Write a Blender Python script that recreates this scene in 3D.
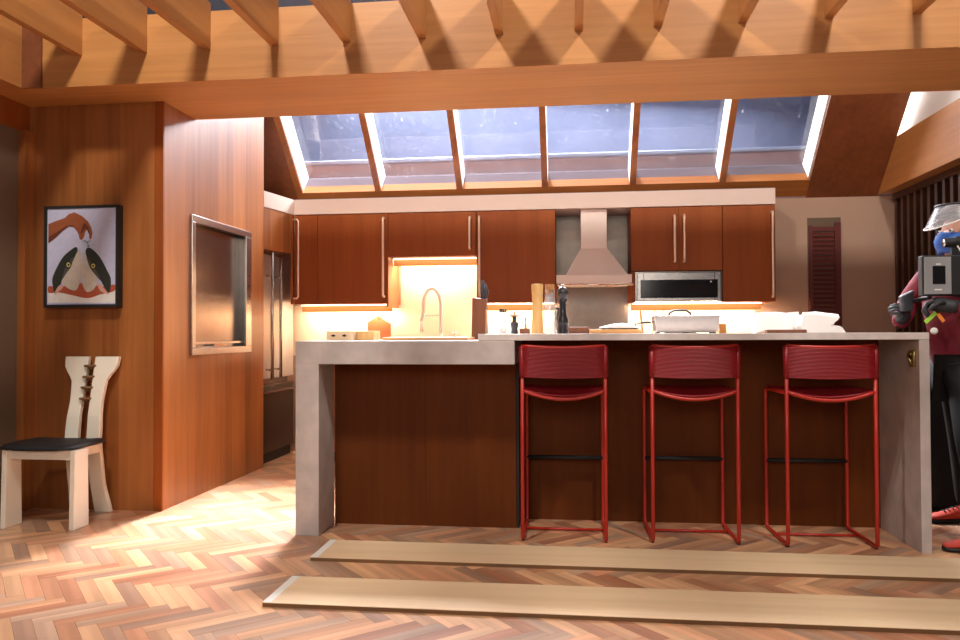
import bpy, bmesh, math, random
from mathutils import Vector, Matrix
from math import sin, cos, pi, radians, sqrt, floor
random.seed(7)
for o in list(bpy.data.objects): bpy.data.objects.remove(o, do_unlink=True)
S = bpy.context.scene
COL = S.collection
# ------------------------------------------------------------------ camera
F = 766.2; YAW = radians(6.8485); PITCH = radians(1.0279); ROLL = radians(-.1965); EYE = Vector((0, 0, 1.10))
fw = Vector((-sin(YAW)*cos(PITCH), cos(YAW)*cos(PITCH), sin(PITCH)))
rt = Vector((cos(YAW), sin(YAW), 0)); up = rt.cross(fw)
rt, up = rt*cos(ROLL)+up*sin(ROLL), up*cos(ROLL)-rt*sin(ROLL)
cd = bpy.data.cameras.new('camera'); cam = bpy.data.objects.new('camera', cd); COL.objects.link(cam)
cd.sensor_width = 36; cd.lens = F/960*36; cd.clip_start = .05; cd.clip_end = 100
cam.matrix_world = Matrix(((rt.x, up.x, -fw.x, EYE.x), (rt.y, up.y, -fw.y, EYE.y), (rt.z, up.z, -fw.z, EYE.z), (0, 0, 0, 1)))
S.camera = cam
def at(x, y, ax, v):            # pixel -> point on the plane coordinate[ax] = v
    d = fw+rt*((x-480)/F)+up*((320-y)/F)
    return EYE+d*((v-EYE[ax])/d[ax])
def proj(p):
    d = Vector(p)-EYE; z = d.dot(fw)
    return (480+F*d.dot(rt)/z, 320-F*d.dot(up)/z, z) if z > .05 else None
# ------------------------------------------------------------------ world, lights, exposure
W = bpy.data.worlds.new('world'); S.world = W; W.use_nodes = True
W.node_tree.nodes['Background'].inputs[0].default_value = (.50, .60, .80, 1)
W.node_tree.nodes['Background'].inputs[1].default_value = .05
def area(name, loc, target, sx, sy, power, col, spread=180):
    l = bpy.data.lights.new(name, 'AREA'); l.shape = 'RECTANGLE'; l.size = sx; l.size_y = sy; l.energy = power; l.color = col; l.spread = radians(spread)
    o = bpy.data.objects.new(name, l); COL.objects.link(o); o.location = loc
    o.rotation_euler = (Vector(target)-Vector(loc)).to_track_quat('-Z', 'Y').to_euler(); return o
# two film lamps above the rafters, film lamps outside the kitchen skylight
area('film_lamp', (-1.68, 1.5, 4.95), (-1.6, 4.1, 1.6), .38, .38, 108, (1, .95, .87))
area('film_lamp', (1.79, 1.5, 5.0), (1.7, 4.1, 1.6), .38, .38, 104, (1, .95, .87))
area('added_fill_lamp', (-.5, -2.6, 2.6), (-.3, 4.0, .9), 4.0, 1.6, 78, (1, .92, .84))  # fill lamp added behind the camera to lift the front surfaces
area('skylight_film_lamp', (-2.0, 11.5, 10.5), (-1.95, 4.3, 0), 1.6, 3.6, 820, (1, .94, .90), 50)
area('skylight_softbox', (-.4, 9.0, 4.75), (-.6, 5.2, 2.2), 5.0, 1.4, 880, (1, .97, .95))
vs = S.view_settings; vs.view_transform = 'Standard'; vs.look = 'None'; vs.gamma = 1; vs.exposure = 0.40; vs.use_curve_mapping = False
# ------------------------------------------------------------------ materials
MATS = {}
def newmat(name):
    m = bpy.data.materials.new(name); m.use_nodes = True; nt = m.node_tree
    return m, nt, nt.nodes['Principled BSDF']
def L(nt, a, b): nt.links.new(a, b)
def rgb(r, g, b):               # 8-bit sRGB -> linear
    f = lambda c: ((c/255+.055)/1.055)**2.4 if c > 10 else c/255/12.92
    return (f(r), f(g), f(b), 1)
def plain(name, c, rough=.5, metal=0, var=0, vscale=8, bump=0, coat=0, spec=.5, emit=0):
    m, nt, b = newmat(name)
    b.inputs['Base Color'].default_value = c; b.inputs['Roughness'].default_value = rough; b.inputs['Metallic'].default_value = metal
    b.inputs['Coat Weight'].default_value = coat; b.inputs['Specular IOR Level'].default_value = spec
    if emit: b.inputs['Emission Color'].default_value = c; b.inputs['Emission Strength'].default_value = emit
    if var or bump:
        tc = nt.nodes.new('ShaderNodeTexCoord'); n = nt.nodes.new('ShaderNodeTexNoise'); n.inputs['Scale'].default_value = vscale; n.inputs['Detail'].default_value = 6
        L(nt, tc.outputs['Object'], n.inputs['Vector'])
        if var:
            mx = nt.nodes.new('ShaderNodeMix'); mx.data_type = 'RGBA'
            mx.inputs[6].default_value = tuple(x*(1-var) for x in c[:3])+(1,); mx.inputs[7].default_value = tuple(min(1, x*(1+var)) for x in c[:3])+(1,)
            r = nt.nodes.new('ShaderNodeMapRange'); r.inputs[1].default_value = .3; r.inputs[2].default_value = .7
            L(nt, n.outputs['Fac'], r.inputs[0]); L(nt, r.outputs[0], mx.inputs[0]); L(nt, mx.outputs[2], b.inputs['Base Color'])
        if bump:
            bp = nt.nodes.new('ShaderNodeBump'); bp.inputs['Strength'].default_value = bump; bp.inputs['Distance'].default_value = .01
            L(nt, n.outputs['Fac'], bp.inputs['Height']); L(nt, bp.outputs[0], b.inputs['Normal'])
    MATS[name] = m; return m
def wood(name, dark, light, axis='Z', rough=.4, strip=0, scale=1.0, coat=.15, attr=False):
    m, nt, b = newmat(name)
    tc = nt.nodes.new('ShaderNodeTexCoord'); mp = nt.nodes.new('ShaderNodeMapping'); n = nt.nodes.new('ShaderNodeTexNoise'); n2 = nt.nodes.new('ShaderNodeTexNoise')
    s = [26*scale]*3; s['XYZ'.index(axis)] = 1.1*scale; mp.inputs['Scale'].default_value = s
    L(nt, tc.outputs['Object'], mp.inputs['Vector']); L(nt, mp.outputs[0], n.inputs['Vector'])
    n.inputs['Scale'].default_value = 1; n.inputs['Detail'].default_value = 8; n.inputs['Roughness'].default_value = .65
    mp2 = nt.nodes.new('ShaderNodeMapping'); s = [3.2*scale]*3; s['XYZ'.index(axis)] = .35*scale; mp2.inputs['Scale'].default_value = s
    L(nt, tc.outputs['Object'], mp2.inputs['Vector']); L(nt, mp2.outputs[0], n2.inputs['Vector']); n2.inputs['Scale'].default_value = 1.4; n2.inputs['Detail'].default_value = 3
    ad = nt.nodes.new('ShaderNodeMath'); ad.operation = 'MULTIPLY_ADD'; ad.inputs[1].default_value = .55
    ml = nt.nodes.new('ShaderNodeMath'); ml.operation = 'MULTIPLY'; ml.inputs[1].default_value = .45
    L(nt, n2.outputs['Fac'], ml.inputs[0]); L(nt, n.outputs['Fac'], ad.inputs[0]); L(nt, ml.outputs[0], ad.inputs[2])
    fac = ad.outputs[0]
    if strip:                   # veneer leaves side by side, each a slightly different wood
        sx = nt.nodes.new('ShaderNodeSeparateXYZ'); L(nt, tc.outputs['Object'], sx.inputs[0])
        a = nt.nodes.new('ShaderNodeMath'); a.operation = 'ADD'; L(nt, sx.outputs['X'], a.inputs[0]); L(nt, sx.outputs['Y' if axis == 'Z' else 'Z'], a.inputs[1])
        d = nt.nodes.new('ShaderNodeMath'); d.operation = 'DIVIDE'; d.inputs[1].default_value = strip; L(nt, a.outputs[0], d.inputs[0])
        f = nt.nodes.new('ShaderNodeMath'); f.operation = 'FLOOR'; L(nt, d.outputs[0], f.inputs[0])
        w = nt.nodes.new('ShaderNodeTexWhiteNoise'); w.noise_dimensions = '1D'; L(nt, f.outputs[0], w.inputs['W'])
        k = nt.nodes.new('ShaderNodeMath'); k.operation = 'MULTIPLY_ADD'; k.inputs[1].default_value = .22; L(nt, w.outputs['Value'], k.inputs[0])
        k2 = nt.nodes.new('ShaderNodeMath'); k2.operation = 'SUBTRACT'; k2.inputs[1].default_value = .11; L(nt, fac, k2.inputs[0]); L(nt, k2.outputs[0], k.inputs[2]); fac = k.outputs[0]
    cr = nt.nodes.new('ShaderNodeValToRGB'); cr.color_ramp.elements[0].position = .3; cr.color_ramp.elements[1].position = .72
    cr.color_ramp.elements[0].color = dark; cr.color_ramp.elements[1].color = light
    L(nt, fac, cr.inputs[0]); out = cr.outputs[0]
    if attr:
        at_ = nt.nodes.new('ShaderNodeVertexColor'); at_.layer_name = 'Col'
        mx = nt.nodes.new('ShaderNodeMix'); mx.data_type = 'RGBA'; mx.blend_type = 'MULTIPLY'; mx.inputs[0].default_value = 1
        L(nt, out, mx.inputs[6]); L(nt, at_.outputs[0], mx.inputs[7]); out = mx.outputs[2]
    L(nt, out, b.inputs['Base Color'])
    b.inputs['Roughness'].default_value = rough; b.inputs['Coat Weight'].default_value = coat; b.inputs['Coat Roughness'].default_value = .25
    bp = nt.nodes.new('ShaderNodeBump'); bp.inputs['Strength'].default_value = .08; bp.inputs['Distance'].default_value = .004
    L(nt, n.outputs['Fac'], bp.inputs['Height']); L(nt, bp.outputs[0], b.inputs['Normal'])
    MATS[name] = m; return m
def glow(name, c, s):
    m, nt, b = newmat(name); nt.nodes.remove(b); e = nt.nodes.new('ShaderNodeEmission'); e.inputs[0].default_value = c; e.inputs[1].default_value = s
    L(nt, e.outputs[0], nt.nodes['Material Output'].inputs[0]); MATS[name] = m; return m
def glass(name, tint=(1, 1, 1, 1), rough=.02, dust_haze=0, dust_haze_col=(.8, .8, .85, 1), ior=1.5):
    m, nt, b = newmat(name); nt.nodes.remove(b)
    t = nt.nodes.new('ShaderNodeBsdfTransparent'); t.inputs[0].default_value = tint
    g = nt.nodes.new('ShaderNodeBsdfGlossy'); g.inputs['Roughness'].default_value = rough
    lw = nt.nodes.new('ShaderNodeLayerWeight'); lw.inputs[0].default_value = .5; pw_ = nt.nodes.new('ShaderNodeMath'); pw_.operation = 'POWER'; pw_.inputs[1].default_value = 5
    fr = nt.nodes.new('ShaderNodeMath'); fr.operation = 'MULTIPLY_ADD'; fr.inputs[1].default_value = .95; fr.inputs[2].default_value = .045; mx = nt.nodes.new('ShaderNodeMixShader')
    L(nt, lw.outputs['Facing'], pw_.inputs[0]); L(nt, pw_.outputs[0], fr.inputs[0])
    L(nt, fr.outputs[0], mx.inputs[0]); L(nt, t.outputs[0], mx.inputs[1]); L(nt, g.outputs[0], mx.inputs[2]); out = mx.outputs[0]
    if dust_haze:
        tc = nt.nodes.new('ShaderNodeTexCoord'); n = nt.nodes.new('ShaderNodeTexNoise'); n.inputs['Scale'].default_value = 3.5; n.inputs['Detail'].default_value = 10; n.inputs['Roughness'].default_value = .72; n.inputs['Distortion'].default_value = 1.2
        L(nt, tc.outputs['Object'], n.inputs['Vector'])
        r = nt.nodes.new('ShaderNodeMapRange'); r.inputs[1].default_value = .5; r.inputs[2].default_value = .85; r.inputs[3].default_value = dust_haze*.35; r.inputs[4].default_value = dust_haze*2.2
        L(nt, n.outputs['Fac'], r.inputs[0])
        n3 = nt.nodes.new('ShaderNodeTexNoise'); n3.inputs['Scale'].default_value = 22; n3.inputs['Detail'].default_value = 6; n3.inputs['Distortion'].default_value = 3; L(nt, tc.outputs['Object'], n3.inputs['Vector'])
        r3 = nt.nodes.new('ShaderNodeMapRange'); r3.inputs[1].default_value = .63; r3.inputs[2].default_value = .72; r3.inputs[4].default_value = min(.35, dust_haze*34); L(nt, n3.outputs['Fac'], r3.inputs[0])
        ad = nt.nodes.new('ShaderNodeMath'); ad.operation = 'ADD'; ad.use_clamp = True; L(nt, r.outputs[0], ad.inputs[0]); L(nt, r3.outputs[0], ad.inputs[1])
        d = nt.nodes.new('ShaderNodeBsdfTranslucent'); d.inputs[0].default_value = dust_haze_col
        d2 = nt.nodes.new('ShaderNodeBsdfDiffuse'); d2.inputs[0].default_value = dust_haze_col; md = nt.nodes.new('ShaderNodeMixShader'); L(nt, d.outputs[0], md.inputs[1]); L(nt, d2.outputs[0], md.inputs[2])
        m2 = nt.nodes.new('ShaderNodeMixShader'); L(nt, ad.outputs[0], m2.inputs[0]); L(nt, out, m2.inputs[1]); L(nt, md.outputs[0], m2.inputs[2]); out = m2.outputs[0]
    L(nt, out, nt.nodes['Material Output'].inputs[0]); MATS[name] = m; return m
wood('wall_wood', rgb(128, 72, 31), rgb(173, 107, 54), 'Z', .40, .115)
wood('frame_wood', rgb(132, 75, 32), rgb(178, 111, 56), 'X', .8, 0, 1, 0); MATS['frame_wood'].node_tree.nodes['Principled BSDF'].inputs['Specular IOR Level'].default_value = .1
wood('beam_wood', rgb(168, 108, 54), rgb(204, 142, 80), 'X', .5)
wood('rafter_wood', rgb(160, 102, 52), rgb(194, 132, 72), 'Y', .5)
wood('cab_wood', rgb(134, 65, 21), rgb(155, 82, 32), 'Z', .5, .16, 1, 0); MATS['cab_wood'].node_tree.nodes['Principled BSDF'].inputs['Specular IOR Level'].default_value = .22
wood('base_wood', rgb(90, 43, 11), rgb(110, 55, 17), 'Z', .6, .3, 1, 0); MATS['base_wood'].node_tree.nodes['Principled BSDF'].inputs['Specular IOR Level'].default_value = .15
wood('ceil_wood', rgb(100, 52, 26), rgb(140, 78, 42), 'Y', .45)
wood('slat_wood', rgb(44, 22, 9), rgb(74, 38, 17), 'Z', .45)
wood('light_wood', rgb(190, 130, 70), rgb(224, 170, 105), 'X', .5)
wood('block_wood', rgb(92, 48, 20), rgb(128, 72, 34), 'Z', .5)
wood('mill_wood', rgb(200, 150, 84), rgb(232, 190, 124), 'Z', .4)
wood('ply', rgb(212, 178, 140), rgb(236, 206, 168), 'X', .6, 0, .7, 0)
wood('ply_edge', rgb(96, 66, 38), rgb(140, 98, 58), 'X', .7, 0, 2, 0)
wood('floor_wood', rgb(200, 196, 190), rgb(255, 252, 248), 'X', .33, 0, 1, .1, attr=True)
plain('subfloor', rgb(58, 34, 22), .8)
plain('concrete', rgb(186, 174, 169), .55, 0, .14, 9, .12)
plain('stone_top', rgb(212, 200, 195), .42, 0, .10, 14, .04)
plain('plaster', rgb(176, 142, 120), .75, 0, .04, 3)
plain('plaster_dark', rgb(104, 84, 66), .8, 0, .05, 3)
plain('soffit_white', rgb(218, 196, 184), .7)
plain('white_paint', rgb(240, 236, 230), .6)
plain('steel', rgb(190, 184, 178), .26, 1, .06, 30)
plain('steel_dark', rgb(150, 142, 136), .24, 1, .08, 20)
plain('fridge_steel', rgb(206, 196, 188), .5, .8, .05, 6)
plain('fridge_steel_dark', rgb(120, 108, 98), .4, 1, .05, 6)
plain('steel_panel', rgb(122, 112, 104), .38, 1, .08, 12)
plain('chrome', rgb(225, 220, 215), .14, 1)
plain('handle_metal', rgb(240, 214, 190), .35, .6)
plain('hood_paint', rgb(228, 210, 200), .45, .1)
plain('backsplash', rgb(214, 190, 164), .4, 0, .03, 4)
plain('faucet_glare_white', rgb(252, 250, 246), .3, 0)  # near-white base stands in for bright glare on the chrome
plain('black_gloss', (.012, .011, .011, 1), .12)
plain('black_matte', (.012, .012, .013, 1), .6)
plain('dark_gap', (.008, .006, .005, 1), .9)
plain('cream_lacquer', rgb(242, 232, 214), .35, 0, .03, 5)
plain('seat_black', rgb(30, 30, 33), .6, 0, .1, 60, .1)
plain('ring_brown', rgb(112, 76, 38), .4)
plain('red_tube', rgb(178, 40, 28), .35, 0, 0, 1, 0, .2)
plain('red_cord', rgb(140, 18, 28), .42)
plain('white_cloth', rgb(250, 247, 244), .85, 0, .03, 8)
plain('white_tape', rgb(228, 224, 218), .6)
plain('shutter_red', rgb(92, 26, 22), .5)
plain('black_mill', rgb(34, 33, 36), .28, 0, 0, 1, 0, .3)
plain('cork', rgb(176, 124, 74), .8, 0, .15, 60)
plain('grey_rubber', rgb(52, 54, 60), .5)
plain('brass', rgb(150, 128, 80), .35, .8, .2, 60)
plain('orange_wood', rgb(206, 132, 56), .5)
plain('backdrop_blue', rgb(116, 126, 154), .9, 0, .12, 1.2)
plain('parapet', rgb(128, 114, 120), .8, 0, .05, 2)
plain('sill_paint', rgb(104, 94, 100), .9, spec=0)
plain('block_blue_grey', rgb(84, 92, 110), .9, 0, .1, 3)
plain('pipe', rgb(150, 168, 200), .5)
glow('led', (1, .82, .60, 1), 110)
glow('led_spill_glow', (1, .72, .44, 1), 7)
glass('pane_glass', (.92, .94, .98, 1), .03, .0035)
glass('clear_glass', (.90, .92, .92, 1), .02, .12, (.9, .9, .9, 1))  # whitish haze mixed in to stand in for white highlights
def haze_sheet(name, c, f):
    m, nt, b = newmat(name); b.inputs['Base Color'].default_value = c; b.inputs['Roughness'].default_value = .25
    t = nt.nodes.new('ShaderNodeBsdfTransparent'); mx = nt.nodes.new('ShaderNodeMixShader'); mx.inputs[0].default_value = f
    L(nt, t.outputs[0], mx.inputs[1]); L(nt, b.outputs[0], mx.inputs[2]); L(nt, mx.outputs[0], nt.nodes['Material Output'].inputs[0]); MATS[name] = m
haze_sheet('visor', (.62, .62, .66, 1), .22)
def clear(name): return MATS[name]
# ------------------------------------------------------------------ mesh helpers
class MB:
    def __init__(s): s.v = []; s.f = []; s.c = []
    def add(s, vs, fs):
        b = len(s.v); s.v += [tuple(v) for v in vs]; s.f += [tuple(i+b for i in f) for f in fs]; return s
    def box(s, x0, x1, y0, y1, z0, z1):
        if x0 > x1: x0, x1 = x1, x0
        if y0 > y1: y0, y1 = y1, y0
        if z0 > z1: z0, z1 = z1, z0
        return s.add([(x0, y0, z0), (x1, y0, z0), (x1, y1, z0), (x0, y1, z0), (x0, y0, z1), (x1, y0, z1), (x1, y1, z1), (x0, y1, z1)],
                     [(0, 3, 2, 1), (4, 5, 6, 7), (0, 1, 5, 4), (1, 2, 6, 5), (2, 3, 7, 6), (3, 0, 4, 7)])
    def hexa(s, p):             # 8 corners: bottom ring then top ring
        return s.add(p, [(0, 3, 2, 1), (4, 5, 6, 7), (0, 1, 5, 4), (1, 2, 6, 5), (2, 3, 7, 6), (3, 0, 4, 7)])
    def tube(s, pts, r, seg=8, closed=False):
        pts = [Vector(p) for p in pts]; n = len(pts); rr = r if isinstance(r, (list, tuple)) else [r]*n
        tang = []
        for i in range(n):
            a = pts[(i-1) % n] if (closed or i) else pts[i]; c = pts[(i+1) % n] if (closed or i < n-1) else pts[i]
            tang.append((c-a).normalized())
        nrm = tang[0].orthogonal().normalized(); V = []
        for i in range(n):
            if i: nrm = (nrm-tang[i]*nrm.dot(tang[i])).normalized()
            bn = tang[i].cross(nrm)
            V += [pts[i]+(nrm*cos(2*pi*k/seg)+bn*sin(2*pi*k/seg))*rr[i] for k in range(seg)]
        Fc = []
        for i in range(n if closed else n-1):
            j = (i+1) % n
            Fc += [(i*seg+k, i*seg+(k+1) % seg, j*seg+(k+1) % seg, j*seg+k) for k in range(seg)]
        if not closed: Fc += [tuple(range(seg-1, -1, -1)), tuple(range((n-1)*seg, n*seg))]
        return s.add(V, Fc)
    def lathe(s, prof, c=(0, 0, 0), seg=20):
        n = len(prof); V = [(c[0]+r*cos(2*pi*k/seg), c[1]+r*sin(2*pi*k/seg), c[2]+z) for r, z in prof for k in range(seg)]
        Fc = [(i*seg+k, i*seg+(k+1) % seg, (i+1)*seg+(k+1) % seg, (i+1)*seg+k) for i in range(n-1) for k in range(seg)]
        return s.add(V, Fc+[tuple(range(seg-1, -1, -1)), tuple(range((n-1)*seg, n*seg))])
    def prism(s, poly, a, b, f):  # f(u,v,t) -> xyz ; polygon (u,v) extruded t from a to b
        n = len(poly); V = [f(u, v, a) for u, v in poly]+[f(u, v, b) for u, v in poly]
        Fc = [tuple(range(n-1, -1, -1)), tuple(range(n, 2*n))]+[(i, (i+1) % n, n+(i+1) % n, n+i) for i in range(n)]
        return s.add(V, Fc)
    def ball(s, c, rx, ry, rz, seg=14, rings=9):
        V = [(c[0], c[1], c[2]-rz)]
        for i in range(1, rings):
            t = -pi/2+pi*i/rings
            V += [(c[0]+rx*cos(t)*cos(2*pi*k/seg), c[1]+ry*cos(t)*sin(2*pi*k/seg), c[2]+rz*sin(t)) for k in range(seg)]
        V.append((c[0], c[1], c[2]+rz)); Fc = [(0, 1+(k+1) % seg, 1+k) for k in range(seg)]
        for i in range(rings-2): Fc += [(1+i*seg+k, 1+i*seg+(k+1) % seg, 1+(i+1)*seg+(k+1) % seg, 1+(i+1)*seg+k) for k in range(seg)]
        b = 1+(rings-2)*seg; Fc += [(b+k, b+(k+1) % seg, len(V)-1) for k in range(seg)]
        return s.add(V, Fc)
    def build(s, name, mat, parent=None, smooth=False, bevel=0):
        me = bpy.data.meshes.new(name)
        base = Vector((0, 0, 0))
        if parent is None:
            xs, ys, zs = zip(*s.v); base = Vector(((min(xs)+max(xs))/2, (min(ys)+max(ys))/2, min(zs)))
        else:
            p = parent
            while p: base = base+Vector(p.location); p = p.parent
        me.from_pydata([tuple(Vector(v)-base) for v in s.v], [], s.f)
        bm = bmesh.new(); bm.from_mesh(me); bmesh.ops.recalc_face_normals(bm, faces=bm.faces); bm.to_mesh(me); bm.free()
        me.materials.append(MATS[mat])
        if smooth:
            for p in me.polygons: p.use_smooth = True
            if smooth == 'auto':
                try: me.set_sharp_from_angle(angle=radians(40))
                except Exception: pass
        o = bpy.data.objects.new(name, me); COL.objects.link(o)
        if parent is None: o.location = base
        else: o.parent = parent
        if bevel:
            m = o.modifiers.new('bevel', 'BEVEL'); m.width = bevel; m.segments = 2; m.limit_method = 'ANGLE'
        return o
def thing(name, loc, label, cat, group=None):
    o = bpy.data.objects.new(name, None); COL.objects.link(o); o.location = loc; o.empty_display_size = .1
    return tag(o, label, cat, group)
def tag(o, label, cat, group=None):
    o['label'] = label; o['category'] = cat
    if group: o['group'] = group
    return o
def struct(o, label=None, cat=None):
    o['kind'] = 'structure'
    if label: o['label'] = label
    if cat: o['category'] = cat
    return o
def copy_tree(o, parent=None):
    c = o.copy(); COL.objects.link(c); c.parent = parent
    for ch in [x for x in bpy.data.objects if x.parent == o]: copy_tree(ch, c)
    return c
def bx(*a): return MB().box(*a)
# ================================================================== STRUCTURE
XW, YW, YW2 = -2.547, 4.53, 6.11      # dumbwaiter wall plane, its near corner, its far end
YB = 7.0                              # back wall
XR = 2.76                             # right wall
BY0, BY1, BZ, BZT = 4.19, 4.95, 2.57, 2.975   # big cross beam
XL = -3.46
# --- floor: herringbone blocks over a dark subfloor
flo = struct(bx(-6, 5, -1.0, 9.9, -.06, -.011).build('floor', 'subfloor'), 'wooden herringbone parquet floor in mixed pinkish browns', 'floor')
PAL = [(216, 172, 142), (206, 158, 130), (198, 146, 120), (188, 156, 138), (224, 182, 150), (212, 164, 134), (202, 152, 126), (192, 162, 146), (220, 176, 144), (194, 138, 112), (208, 166, 138), (182, 148, 132)]
BWD, NB = .0672, 5; BLN = BWD*NB; TH = radians(-48.7); U = Vector((cos(TH), sin(TH), 0)); Vv = Vector((-sin(TH), cos(TH), 0)); ORG = Vector((-1.825, 3.176, 0))
def block_mb(mb, cx, cy, d, p, z=0):
    hl, hw = BLN/2-.0005, BWD/2-.0005
    q = [(cx+d.x*a+p.x*b, cy+d.y*a+p.y*b) for a, b in ((-hl, -hw), (hl, -hw), (hl, hw), (-hl, hw))]
    mb.hexa([(x, y, -.0115) for x, y in q]+[(x, y, z) for x, y in q])
blocks = []
for i in range(-75, 76):
    for m in range(-12, 13):
        a, b = i+2*NB*m, i
        blocks.append((ORG+U*((a+NB/2)*BWD)+Vv*((b+.5)*BWD), 0)); a, b = i, i+1+2*NB*m
        blocks.append((ORG+U*((a+.5)*BWD)+Vv*((b+NB/2)*BWD), 1))
blocks = [(c, k) for c, k in blocks if -4.2 < c.x < 3.6 and 1.2 < c.y < 6.98]
def rank(c):
    p = proj(c)
    if not p or not (-15 < p[0] < 975 and p[1] < 655): return 0
    if c.x > -1.15 and (3.04 < c.y < 3.26 or 3.66 < c.y < 3.87): return 0
    if c.x > -1.4 and c.y > 4.45: return 0
    if c.x < XW-.05 and c.y > YW: return 0
    return 1/(p[2]**2*(c.length))
blocks.sort(key=lambda t: -rank(t[0]))
VAR = []
for k, colr in enumerate(PAL*2):
    mb = MB(); block_mb(mb, 0, 0, Vector((1, 0, 0)), Vector((0, 1, 0)))
    me = bpy.data.meshes.new('floor_block'); sh = Vector((k*1.37, k*.71, k*.3)); me.from_pydata(mb.v, [], mb.f)
    ca = me.color_attributes.new('Col', 'FLOAT_COLOR', 'POINT'); j = .9+.2*random.random(); cc = rgb(*[min(255, x*j*q) for x, q in zip(colr, (1.04, 1.0, .94))])
    for d in ca.data: d.color = cc
    me.materials.append(MATS['floor_wood']); VAR.append(me)
for c, k in blocks[:300]:
    o = bpy.data.objects.new('floor_block', random.choice(VAR)); COL.objects.link(o); o.parent = flo
    d = U if k == 0 else Vv
    o.location = Vector((c.x, c.y, random.random()*.0004))-flo.location; o.rotation_euler = (0, 0, math.atan2(d.y, d.x)+(pi if random.random() < .5 else 0))
mb = MB(); cols = []
for c, k in blocks[300:]:
    d, p = (U, Vv) if k == 0 else (Vv, U); block_mb(mb, c.x, c.y, d, p, random.random()*.0004)
    colr = random.choice(PAL); j = .9+.2*random.random(); cols += [rgb(*[min(255, x*j*q) for x, q in zip(colr, (1.04, 1.0, .94))])]*8
me = bpy.data.meshes.new('floor_blocks'); me.from_pydata([tuple(Vector(v)-flo.location) for v in mb.v], [], mb.f); bm = bmesh.new(); bm.from_mesh(me); bmesh.ops.recalc_face_normals(bm, faces=bm.faces); bm.to_mesh(me); bm.free()
ca = me.color_attributes.new('Col', 'FLOAT_COLOR', 'POINT')
for d, c in zip(ca.data, cols): d.color = c
me.materials.append(MATS['floor_wood']); o = bpy.data.objects.new('floor_blocks', me); COL.objects.link(o); o.parent = flo; o['kind'] = 'stuff'
# --- left block: picture wall and dumbwaiter wall
struct(bx(XL-.12, XW-.055, YW, YW+.05, 0, BZ).build('wall_front', 'wall_wood'), 'wood veneer wall behind the white chair and picture', 'wall')
DZ0, DZ1, DY0, DY1 = .985, 1.885, 4.905, 5.80      # dumbwaiter opening
m = MB()
m.box(XW-.05, XW, YW, DY0, 0, 3.3).box(XW-.028, XW, DY1, YW2, 0, 3.3).box(XW-.05, XW, DY0, DY1, 0, DZ0).box(XW-.05, XW, DY0, DY1, DZ1, 3.3)
wd = struct(m.build('wall_dumbwaiter', 'wall_wood'), 'wood veneer wall holding the steel dumbwaiter hatch', 'wall')
bx(XW-.052, XW+.002, YW-.003, YW+.012, 0, BZ).build('corner_edge_band', 'cab_wood', wd)
# trim post and far-left plaster wall with header
tp = struct(bx(XL, XL+.05, YW-.10, YW+.02, 0, 2.395).build('trim_1', 'wall_wood'), 'lit wooden corner post left of the picture wall', 'trim')
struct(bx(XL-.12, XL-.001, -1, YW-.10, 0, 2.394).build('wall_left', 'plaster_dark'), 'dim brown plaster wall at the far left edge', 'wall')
lb = struct(bx(XL-.12, -3.243, -1, BY0, BZ, BZT).build('trim_2', 'rafter_wood'), 'long wooden ceiling beam along the left side', 'beam')
struct(bx(XL-.12, XL, -1, YW+.02, 2.395, BZ).build('trim_3', 'cab_wood'), 'dark wooden header above the left plaster wall', 'trim')
# --- cross beam and rafters
bm_ = struct(bx(XL-.12, XR+.5, BY0, BY1, BZ, BZT).build('trim_4', 'beam_wood'), 'wide wooden cross beam spanning the top of the photo', 'beam')
bx(-3.243, -3.12, BY0-.015, BY0, BZ, BZT).build('end_board', 'ceil_wood', bm_)
RX = [x*1.133 for x in (-2.55, -2.19, -1.845, -1.485, -1.11, -.727, -.345, .04, .413, .803, 1.19, 1.577, 1.965, 2.35)]
ORD = ['leftmost', 'second', 'third', 'fourth', 'fifth', 'sixth', 'seventh', 'eighth', 'ninth', 'tenth', 'eleventh', 'twelfth']
for i, x in enumerate(RX[:12]):
    r = bx(x-.0225, x+.0225, .3, BY0, 2.752, 3.02).build('ceiling_rafter', 'rafter_wood')
    tag(r, ('leftmost' if i == 0 else ORD[i]+' from the left')+' of the wooden rafters running into the cross beam', 'rafter', 'wooden ceiling rafters')
# --- back wall, right wall, slats
struct(bx(-3.4, XR+.1, YB, YB+.1, 0, 2.283).build('wall_back', 'plaster'), 'beige plaster back wall of the kitchen', 'wall')
rb = struct(bx(2.64, XR+.16, 2.0, 6.98, 2.295, 2.70).build('trim_5', 'rafter_wood'), 'wooden beam running along the right side above the slats', 'beam')
bx(XR-.01, XR+.12, 2.0, 6.99, 2.24, 2.295).build('slat_head_rail', 'slat_wood', rb)
struct(bx(2.70, 2.76, 2.0, 7.2, 2.70, 4.4).build('wall_right', 'white_paint'), 'white upper wall above the right beam', 'wall')
struct(bx(XR+.28, XR+.34, 2.0, 7.0, 0, 2.31).build('wall_right_screen', 'black_matte'), 'black wall behind the wooden slats', 'wall')
sl = thing('slat_screen', (XR+.05, 6.4, 0), 'dark wooden screen of upright slats by the back right corner', 'screen')
yy = 6.93; k = 0
while yy > 5.9:
    bx(XR+.0, XR+.10, yy-.022, yy+.022, 0, 2.24).build('slat', 'slat_wood', sl); yy -= .122; k += 1
bx(XR, XR+.13, 5.74, 5.86, 0, 2.24).build('post', 'slat_wood', sl)
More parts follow.
